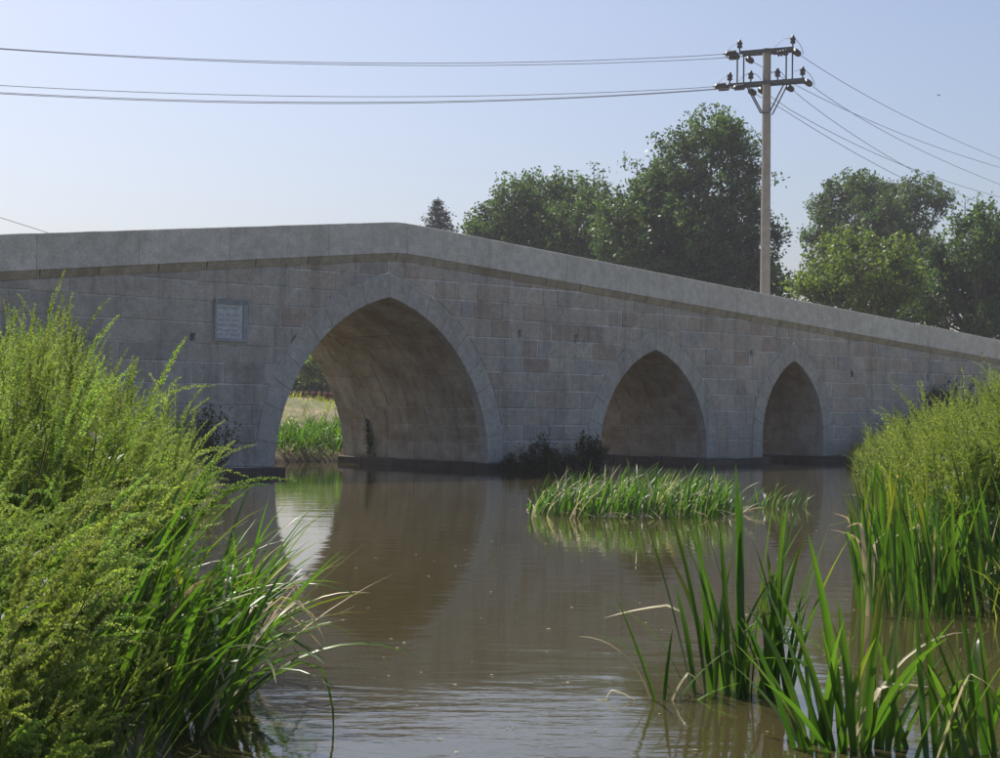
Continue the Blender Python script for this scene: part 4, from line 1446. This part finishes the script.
# ------------------------------------------------------------------ trees behind the bridge
def tree(name, label, depth, base_px, lobes, mat, n_per=1.0, leaf=0.165, group='trees behind the bridge', dep_sd=1.0, tufts=None):
    """lobes: (px, py, radius in px); each becomes a rounded mass of leaf tufts on its own limb"""
    rn = random.Random(hash(label) % 1000 if False else len(label) * 7 + int(depth))
    b = at(base_px, 300, depth); zb = gz(b.x, b.y)
    root = empty(name, (b.x, b.y, zb)); tag(root, label, 'tree', group)
    base = Vector((b.x, b.y, zb))
    wood = MB()
    L_ = []
    for (px, py, r_) in lobes:
        rr = r_ * depth / 1600
        c = at(px, py, depth) + Vector((0, rn.gauss(0, 1) * dep_sd, 0))
        L_.append((c, rr))
    topz = max(c.z for c, _ in L_)
    fork = Vector((b.x, b.y, zb + (topz - zb) * 0.30))
    r0 = 0.018 * (topz - zb) + .06
    wood.tube([base - UP * .3 - base, (base + fork) / 2 - base, fork - base], [r0, r0 * .8, r0 * .7], 8)
    tips = []
    for c, rr in L_:
        mid = fork.lerp(c, .5) + Vector((rn.gauss(0, .3), rn.gauss(0, .3), .2))
        wood.tube([fork - base, mid - base, c - base], [r0 * .5, r0 * .3, .04], 5, cap=False)
        nt_ = max(8, int(42 * rr * rr * n_per))
        for i in range(nt_):
            d = Vector((rn.gauss(0, 1), rn.gauss(0, 1), rn.gauss(0.15, 1))).normalized()
            q = c + d * rr * (0.55 + 0.5 * rn.random() ** .7) * Vector((1, 1, .95)).length / 1.7
            tips.append((q, d, rr))
            if i % 2 == 0: wood.tube([c.lerp(q, .1) - base, c.lerp(q, .6) + Vector((0, 0, .08)) - base, q - base], [.035, .022, .010], 4, cap=False)
    # leaves round the twig ends
    P, Dv, K = [], [], []
    for q, d, rr in tips:
        m_ = rn.randint(34, 56)
        k = rn.uniform(.6, 1.5)
        up_ = (d + UP * rn.uniform(.2, 1.0)).normalized()
        el = rn.uniform(.25, .48)
        for j in range(m_):
            s = rn.uniform(-1, 1)
            P.append(q + up_ * s * el + Vector((rn.gauss(0, .17), rn.gauss(0, .17), rn.gauss(0, .15))) * (1.1 - .6 * max(s, 0)))
            K.append(k * rn.uniform(.8, 1.2))
    if tufts:
        for (px, py, hpx) in tufts:
            c = at(px, py, depth); hh = hpx * depth / 1600
            wood.tube([c - UP * hh * 1.4 - base, c + UP * hh * .8 - base], [.03, .008], 4, cap=False)
            for j in range(int(70 * max(hh, .5))):
                s = rn.uniform(-1.4, 1)
                P.append(c + UP * s * hh + Vector((rn.gauss(0, .20), rn.gauss(0, .20), 0)) * (1.15 - .5 * s * .7)); K.append(rn.uniform(.8, 1.2))
    P = np.array([tuple(q - base) for q in P]); K = np.array(K)
    n_ = len(P)
    rg = np.random.default_rng(int(depth * 10) + len(label))
    a = unit(rg.normal(size=(n_, 3)) + np.array([0, 0, -.15])); bb = unit(np.cross(a, rg.normal(size=(n_, 3))))
    s_ = (leaf * rg.uniform(.6, 1.25, n_))[:, None]
    V = np.stack([P - a * s_ * .6, P + bb * s_ * .33, P + a * s_ * .6, P - bb * s_ * .33], 1).reshape(-1, 3)
    C = np.repeat(np.stack([K * rg.uniform(.9, 1.1, n_), K, K * rg.uniform(.85, 1.1, n_)], 1), 4, axis=0)
    bigmesh('crown', V, np.arange(len(V)).reshape(-1, 4), mat, root, False, C)
    wood.build('trunk', M['bark'], root, True)
    return root


tree('broadleaf_tree', 'rounded dark green tree whose crown starts beside the small conifer', 80, 545,
     [(492, 228, 22), (515, 208, 28), (545, 200, 28), (575, 200, 24), (598, 205, 18), (530, 235, 36), (575, 240, 40), (610, 245, 30), (478, 236, 13), (550, 270, 40), (590, 285, 40), (500, 255, 28)],
     M['tree'], tufts=[(515, 182, 10), (533, 176, 9), (556, 172, 8), (572, 178, 8), (594, 172, 10), (603, 176, 8), (497, 200, 7), (470, 215, 6)])
tree('broadleaf_tree', 'tallest dark tree standing just left of the utility pole', 75, 705,
     [(622, 232, 32), (640, 205, 28), (664, 180, 24), (690, 158, 28), (712, 138, 24), (732, 150, 24), (738, 185, 26), (700, 200, 38), (662, 228, 36), (705, 245, 42), (742, 232, 26), (756, 205, 14),
      (640, 262, 32), (684, 278, 38), (728, 275, 36), (755, 262, 22), (770, 238, 12), (776, 270, 12), (660, 300, 36), (715, 305, 36), (765, 290, 16)],
     M['tree'], tufts=[(625, 160, 7), (637, 165, 7), (656, 140, 7), (662, 146, 7), (690, 117, 7), (702, 112, 8), (716, 110, 8), (728, 114, 8), (738, 124, 7), (775, 178, 6), (778, 222, 8)])
tree('broadleaf_tree', 'grey-green domed tree to the right of the utility pole', 92, 875,
     [(826, 208, 16), (845, 196, 20), (868, 192, 20), (892, 196, 22), (918, 196, 18), (934, 206, 12), (835, 232, 22), (870, 228, 30), (905, 232, 28), (815, 238, 12), (860, 262, 36), (910, 270, 34)],
     M['tree'], tufts=[(847, 172, 6), (858, 176, 6), (874, 180, 6), (905, 182, 6), (932, 182, 7), (938, 190, 7)])
tree('broadleaf_tree', 'sunlit yellow-green tree in front of the domed tree', 68, 860,
     [(812, 290, 16), (830, 268, 22), (846, 248, 16), (866, 252, 18), (880, 272, 26), (852, 285, 30), (825, 300, 20), (895, 255, 14), (905, 285, 20), (885, 305, 26), (795, 290, 10), (920, 275, 12)],
     M['tree_light'], tufts=[(842, 232, 6), (862, 232, 7), (895, 240, 6), (803, 272, 6), (790, 285, 5)])
tree('broadleaf_tree', 'dark slender-topped tree at the picture edge above the falling parapet', 72, 978,
     [(958, 232, 12), (972, 222, 12), (990, 228, 14), (965, 258, 22), (990, 262, 26), (940, 275, 22), (1008, 245, 26), (960, 292, 26), (925, 300, 20), (995, 300, 26), (1025, 280, 34), (940, 318, 18), (975, 325, 18), (935, 248, 12), (952, 262, 16), (908, 312, 18), (885, 320, 16), (985, 320, 18), (1005, 332, 20)],
     M['tree'], n_per=1.0, tufts=[(965, 205, 11), (977, 203, 11), (952, 215, 8), (993, 212, 7)])
tree('broadleaf_tree', 'pale green tree on the skyline seen through the largest arch', 84, 318,
     [(318, 372, 14), (305, 378, 12), (330, 380, 12), (312, 366, 8), (300, 389, 13), (322, 392, 12), (280, 385, 14)], M['tree_light'], leaf=.2)
tree('broadleaf_tree', 'dark bluish tree behind the low wall seen through the largest arch', 90, 336,
     [(335, 372, 16), (345, 358, 16), (328, 360, 12), (350, 380, 16), (342, 392, 14), (360, 388, 14)], M['conifer'], leaf=.2)

# small conifer
cz = 105
b = at(437, 300, cz); zb = gz(b.x, b.y)
root = empty('conifer_tree', (b.x, b.y, zb)); tag(root, 'small dark conifer rising behind the crown of the bridge', 'tree', 'trees behind the bridge')
topp = at(437, 197, cz)
H_ = topp.z - zb
wd = MB(); wd.tube([(0, 0, -.3), (0, 0, H_)], [.25, .03], 7)
P, K = [], []
rn = random.Random(3)
z = 2.0
while z < H_ - .1:
    f_ = 1 - z / H_
    reach = .06 + 7.8 * f_
    for j in range(12):
        w = rn.uniform(0, 6.28); l_ = reach * rn.uniform(.65, 1.1)
        d = Vector((math.cos(w), math.sin(w), .12)); e_ = Vector((0, 0, z)) + d * l_ + UP * l_ * .08
        wd.tube([(0, 0, z), e_], [.04, .01], 3, cap=False)
        for k in range(int(40 * l_) + 8):
            s = rn.random() ** .7
            P.append(Vector((0, 0, z)).lerp(e_, s) + Vector((rn.gauss(0, .14), rn.gauss(0, .14), rn.gauss(-.05, .10)))); K.append(rn.uniform(.7, 1.3))
    z += .55 if f_ > .3 else .42
P = np.array([tuple(q) for q in P]); K = np.array(K); n_ = len(P)
a = unit(rng.normal(size=(n_, 3)) * np.array([1, 1, .5])); bb = unit(np.cross(a, rng.normal(size=(n_, 3)))); s_ = .17
V = np.stack([P - a * s_ * .6, P + bb * s_ * .25, P + a * s_ * .6, P - bb * s_ * .25], 1).reshape(-1, 3)
bigmesh('crown', V, np.arange(len(V)).reshape(-1, 4), M['conifer'], root, False, np.repeat(np.stack([K] * 3, 1), 4, axis=0))
wd.build('trunk', M['bark'], root)

# ------------------------------------------------------------------ utility pole and wires
PZ = 56.0
pt = at(767, 49, PZ); PX = pt.x
pbz = gz(PX, PZ)
AZ = math.atan2(-1.05, 2.35)
pole = empty('utility_pole', (PX, PZ, pbz), AZ); tag(pole, 'tall concrete utility pole with two steel crossarms and dark insulators', 'pole')
HT = pt.z - pbz
mb = MB(); mb.tube([(0, 0, -.4), (0, 0, HT * .33), (0, 0, HT * .66), (0, 0, HT)], [.195, .175, .158, .14], 16); mb.build('shaft', M['pole'], pole, False)
HU, HL = HT - .10, HT - 1.22


def arm(z, a, b):
    m_ = MB(); m_.box(((a + b) / 2, -.20, z), (b - a, .09, .11)); m_.box(((a + b) / 2, .20, z), (b - a, .09, .11)); m_.box((0, 0, z - .004), (.12, .34, .09))
    m_.build('crossarm', M['steel'], pole)


arm(HU, -.93, .99); arm(HL, -1.32, 1.40)
for (x0, z0_, x1, z1_) in [(-.95, HL, -.95, HU), (.80, HL, .80, HU)]:
    for yy in (-.2, .2):
        m_ = MB(); m_.tube([(x0 + yy * .3, yy, z0_), (x1 + yy * .3, yy, z1_)], .028, 6); m_.build('hanger', M['steel'], pole)
for sx in (-1, 1):
    for yy in (-.2, .2):
        m_ = MB(); m_.tube([(sx * .72, yy, HL), (sx * .16, yy, HL - 1.06), (0, yy * .8, HL - 1.06)], .026, 6); m_.build('brace', M['steel'], pole)
for zz in (HT * .72, HT * .58, HT * .46):
    m_ = MB(); m_.tube([(-.22, 0, zz), (.0, 0, zz)], .012, 5); m_.build('step_bolt', M['steel'], pole)
PIN = [(0, .02), (.10, .025), (.10, .07), (.14, .085), (.17, .06), (.21, .085), (.25, .085), (.28, .05), (.33, .045), (.34, .02)]
PIN = [(h * 1.2, r * 1.2) for h, r in PIN]
for (x, z) in [(-.93, HU), (.97, HU), (-1.28, HL), (-.52, HL), (.44, HL), (1.32, HL)]:
    m_ = MB(); m_.lathe((x, -.2, z + .05), (0, 0, 1), PIN, 12); m_.build('pin_insulator', M['insul'], pole, True)
STR = [(0, .012), (.14, .015), (.15, .09), (.20, .105), (.23, .05), (.25, .09), (.30, .105), (.33, .05), (.35, .09), (.40, .105), (.43, .05), (.45, .085), (.50, .095), (.53, .03), (.62, .02), (.66, .012)]
STR = [(h, r * 1.12 if r > .04 else r) for h, r in STR]
inv = Matrix.Rotation(-AZ, 3, 'Z')
dl = inv @ (at(0, 60, 50) - at(724, 57, PZ)).normalized()
dr = inv @ (at(1150, 225, 118) - at(806, 60, PZ)).normalized()
ATT = {}
for nm, (x, y, z), d in [('ul1', (-.93, -.2, HU), dl), ('ul2', (-.93, .2, HU - .04), dl), ('ll1', (-1.30, -.2, HL), dl), ('ll2', (-1.30, .2, HL), dl), ('ll3', (-.62, -.2, HL - .1), dl),
                         ('um', (.2, -.2, HU - .10), -dl * -1), ('ur1', (.97, -.1, HU - .05), dr), ('ur2', (-.80, .2, HU - .1), dr), ('lr1', (1.38, -.1, HL - .02), dr), ('lr2', (.66, .2, HL - .10), dr), ('lr3', (-.34, .2, HL - .12), dr), ('lr4', (-.70, .2, HL - .14), dr)]:
    d = d.copy(); d.z -= .08; d.normalize()
    if nm == 'um': d = Vector((-.98, -.1, -.12)).normalized(); x = .95
    m_ = MB(); m_.lathe((x, y, z), d, STR, 10); m_.build('strain_insulator', M['insul'], pole, True)
    ATT[nm] = Matrix.Translation((PX, PZ, pbz)) @ Matrix.Rotation(AZ, 4, 'Z') @ (Vector((x, y, z)) + d * .66)
# jumpers looping over the pin insulators
for (x0, z0_, x1, z1_, xm, zm) in [(-1.5, HU - .14, -.93, HU + .36, -1.3, HU + .30), (-1.85, HL - .1, -1.28, HL + .36, -1.65, HL + .28), (.97, HU + .36, 1.35, HU - .25, 1.25, HU + .22), (.3, HU - .05, .97, HU + .36, .45, HU + .42),
                                   (1.32, HL + .36, 1.75, HL - .22, 1.65, HL + .2), (-.52, HL + .36, -.15, HL + .1, -.3, HL + .36), (-.95, HL + .1, -.52, HL + .36, -.8, HL + .36), (.44, HL + .36, .72, HL + .1, .6, HL + .33), (.1, HL + .3, .44, HL + .36, .3, HL + .36), (1.0, HL + .3, 1.32, HL + .36, 1.15, HL + .36)]:
    pts_ = []
    for s in np.linspace(0, 1, 8):
        s = float(s)
        pts_.append(((1 - s) ** 2 * x0 + 2 * s * (1 - s) * xm + s * s * x1, -.2, (1 - s) ** 2 * z0_ + 2 * s * (1 - s) * zm * 1.0 + s * s * z1_))
    m_ = MB(); m_.tube(pts_, .010, 4); m_.build('jumper_wire', M['wire'], pole)


def wire(label, pts, rad=.0115, group='overhead wires'):
    """smooth curve through the given points"""
    P_ = [Vector(p) for p in pts]
    ts = [0]
    for a_1, b_1 in zip(P_[:-1], P_[1:]): ts.append(ts[-1] + (b_1 - a_1).length)
    A_ = np.array([tuple(p) for p in P_]); deg = min(2, len(P_) - 1)
    co = [np.polyfit(ts, A_[:, i], deg) for i in range(3)]
    tt_ = np.linspace(0, ts[-1], 41)
    pp = [Vector([np.polyval(co[i], t_) for i in range(3)]) for t_ in tt_]
    pp[0] = P_[0]
    m_ = MB(); m_.tube([p - P_[0] for p in pp], rad, 5)
    o_ = m_.build('power_line', M['wire']); o_.location = P_[0]
    tag(o_, label, 'wire', group)


zl = lambda x: PZ - (724 - x) / 724 * 6
wire('upper left power line, the higher of the upper pair', [ATT['ul1'], at(400, 64, zl(400)), at(150, 56.5, zl(150)), at(0, 48, zl(0)), at(-150, 37, zl(-150))])
wire('upper left power line, the lower of the upper pair', [ATT['ul2'], at(400, 66.4, zl(400)), at(150, 57.5, zl(150)), at(0, 48.6, zl(0)), at(-150, 37.5, zl(-150))])
wire('lower left power line, the topmost of the lower three', [ATT['ll1'], at(400, 98, zl(400)), at(150, 91.5, zl(150)), at(0, 85, zl(0)), at(-150, 76, zl(-150))])
wire('lower left power line, the middle one of the lower three', [ATT['ll2'], at(400, 102.4, zl(400)), at(150, 99, zl(150)), at(0, 92.5, zl(0)), at(-150, 83, zl(-150))])
wire('lower left power line, the lowest of the lower three', [ATT['ll3'], at(400, 104, zl(400)), at(150, 100, zl(150)), at(0, 93.2, zl(0)), at(-150, 84, zl(-150))])
zr = lambda x: PZ + (x - 800) / 350 * 62
wire('highest power line descending from the pole towards the picture edge', [ATT['ur1'], at(887.6, 107.3, zr(887)), at(1000, 158.9, zr(1000)), at(1120, 203, zr(1120))])
wire('thin power line from the far upper arm, second at the picture edge', [ATT['ur2'], at(797, 85.5, zr(800)), at(874, 123, zr(874)), at(1000, 166.7, zr(1000)), at(1120, 196, zr(1120))])
wire('power line from the outer end of the lower arm', [ATT['lr1'], at(874, 126.3, zr(874)), at(1000, 184.6, zr(1000)), at(1120, 226, zr(1120))])
wire('power line from under the lower arm passing behind the domed tree', [ATT['lr2'], at(892, 160, zr(892)), at(926, 178, zr(926)), at(1000, 210, zr(1000)), at(1120, 252, zr(1120))])
wire('power line from behind the shaft crossing above the domed tree', [ATT['lr3'], at(825, 132, zr(825)), at(905.6, 167.8, zr(905)), at(1000, 194.7, zr(1000)), at(1120, 220, zr(1120))])
wire('lowest power line behind the shaft, running into the domed tree', [ATT['lr4'], at(818, 128.6, zr(818)), at(903, 180, zr(903)), at(962, 205, zr(962)), at(1120, 262, zr(1120))])
wire('single low wire dipping behind the parapet at the far left', [at(-60, 199, 70), at(0, 217, 72), at(50, 234, 74), at(120, 256, 77)], .014)

# bird
bp0 = at(939, 95.5, 80)
m_ = MB()
m_.add([(-.10, 0, 0), (-.03, -.03, .015), (-.03, .03, .015), (.03, -.028, .02), (.03, .028, .02), (.09, 0, .015), (0, 0, -.03), (-.01, -.17, .07), (-.05, -.16, .065), (-.01, .17, .07), (-.05, .16, .065), (-.15, -.02, 0), (-.15, .02, 0)],
       [(0, 1, 2), (1, 3, 4, 2), (3, 5, 4), (0, 6, 1), (1, 6, 3), (3, 6, 5), (5, 6, 4), (4, 6, 2), (2, 6, 0), (1, 8, 7, 3), (2, 4, 9, 10), (0, 11, 12)])
o = m_.build('bird', M['bird']); o.location = bp0; o.rotation_euler = (0.2, -.2, .3); tag(o, 'small dark bird flying below the right-hand power lines', 'bird')

# ------------------------------------------------------------------ summer haze
hz = MB(); hz.box((0, 180, 9.0), (560, 520, 21.0))
hm, nt, out = newmat('summer_haze')
pv = nd(nt, 'ShaderNodeVolumePrincipled', i_Density=0.0007, i_Anisotropy=0.3)
pv.inputs['Color'].default_value = (0.90, 0.90, 1.0, 1)
nt.links.new(pv.outputs[0], out.inputs['Volume'])
o = hz.build('haze', hm); tag(o, 'pale summer haze over river and trees', 'haze', kind='stuff')
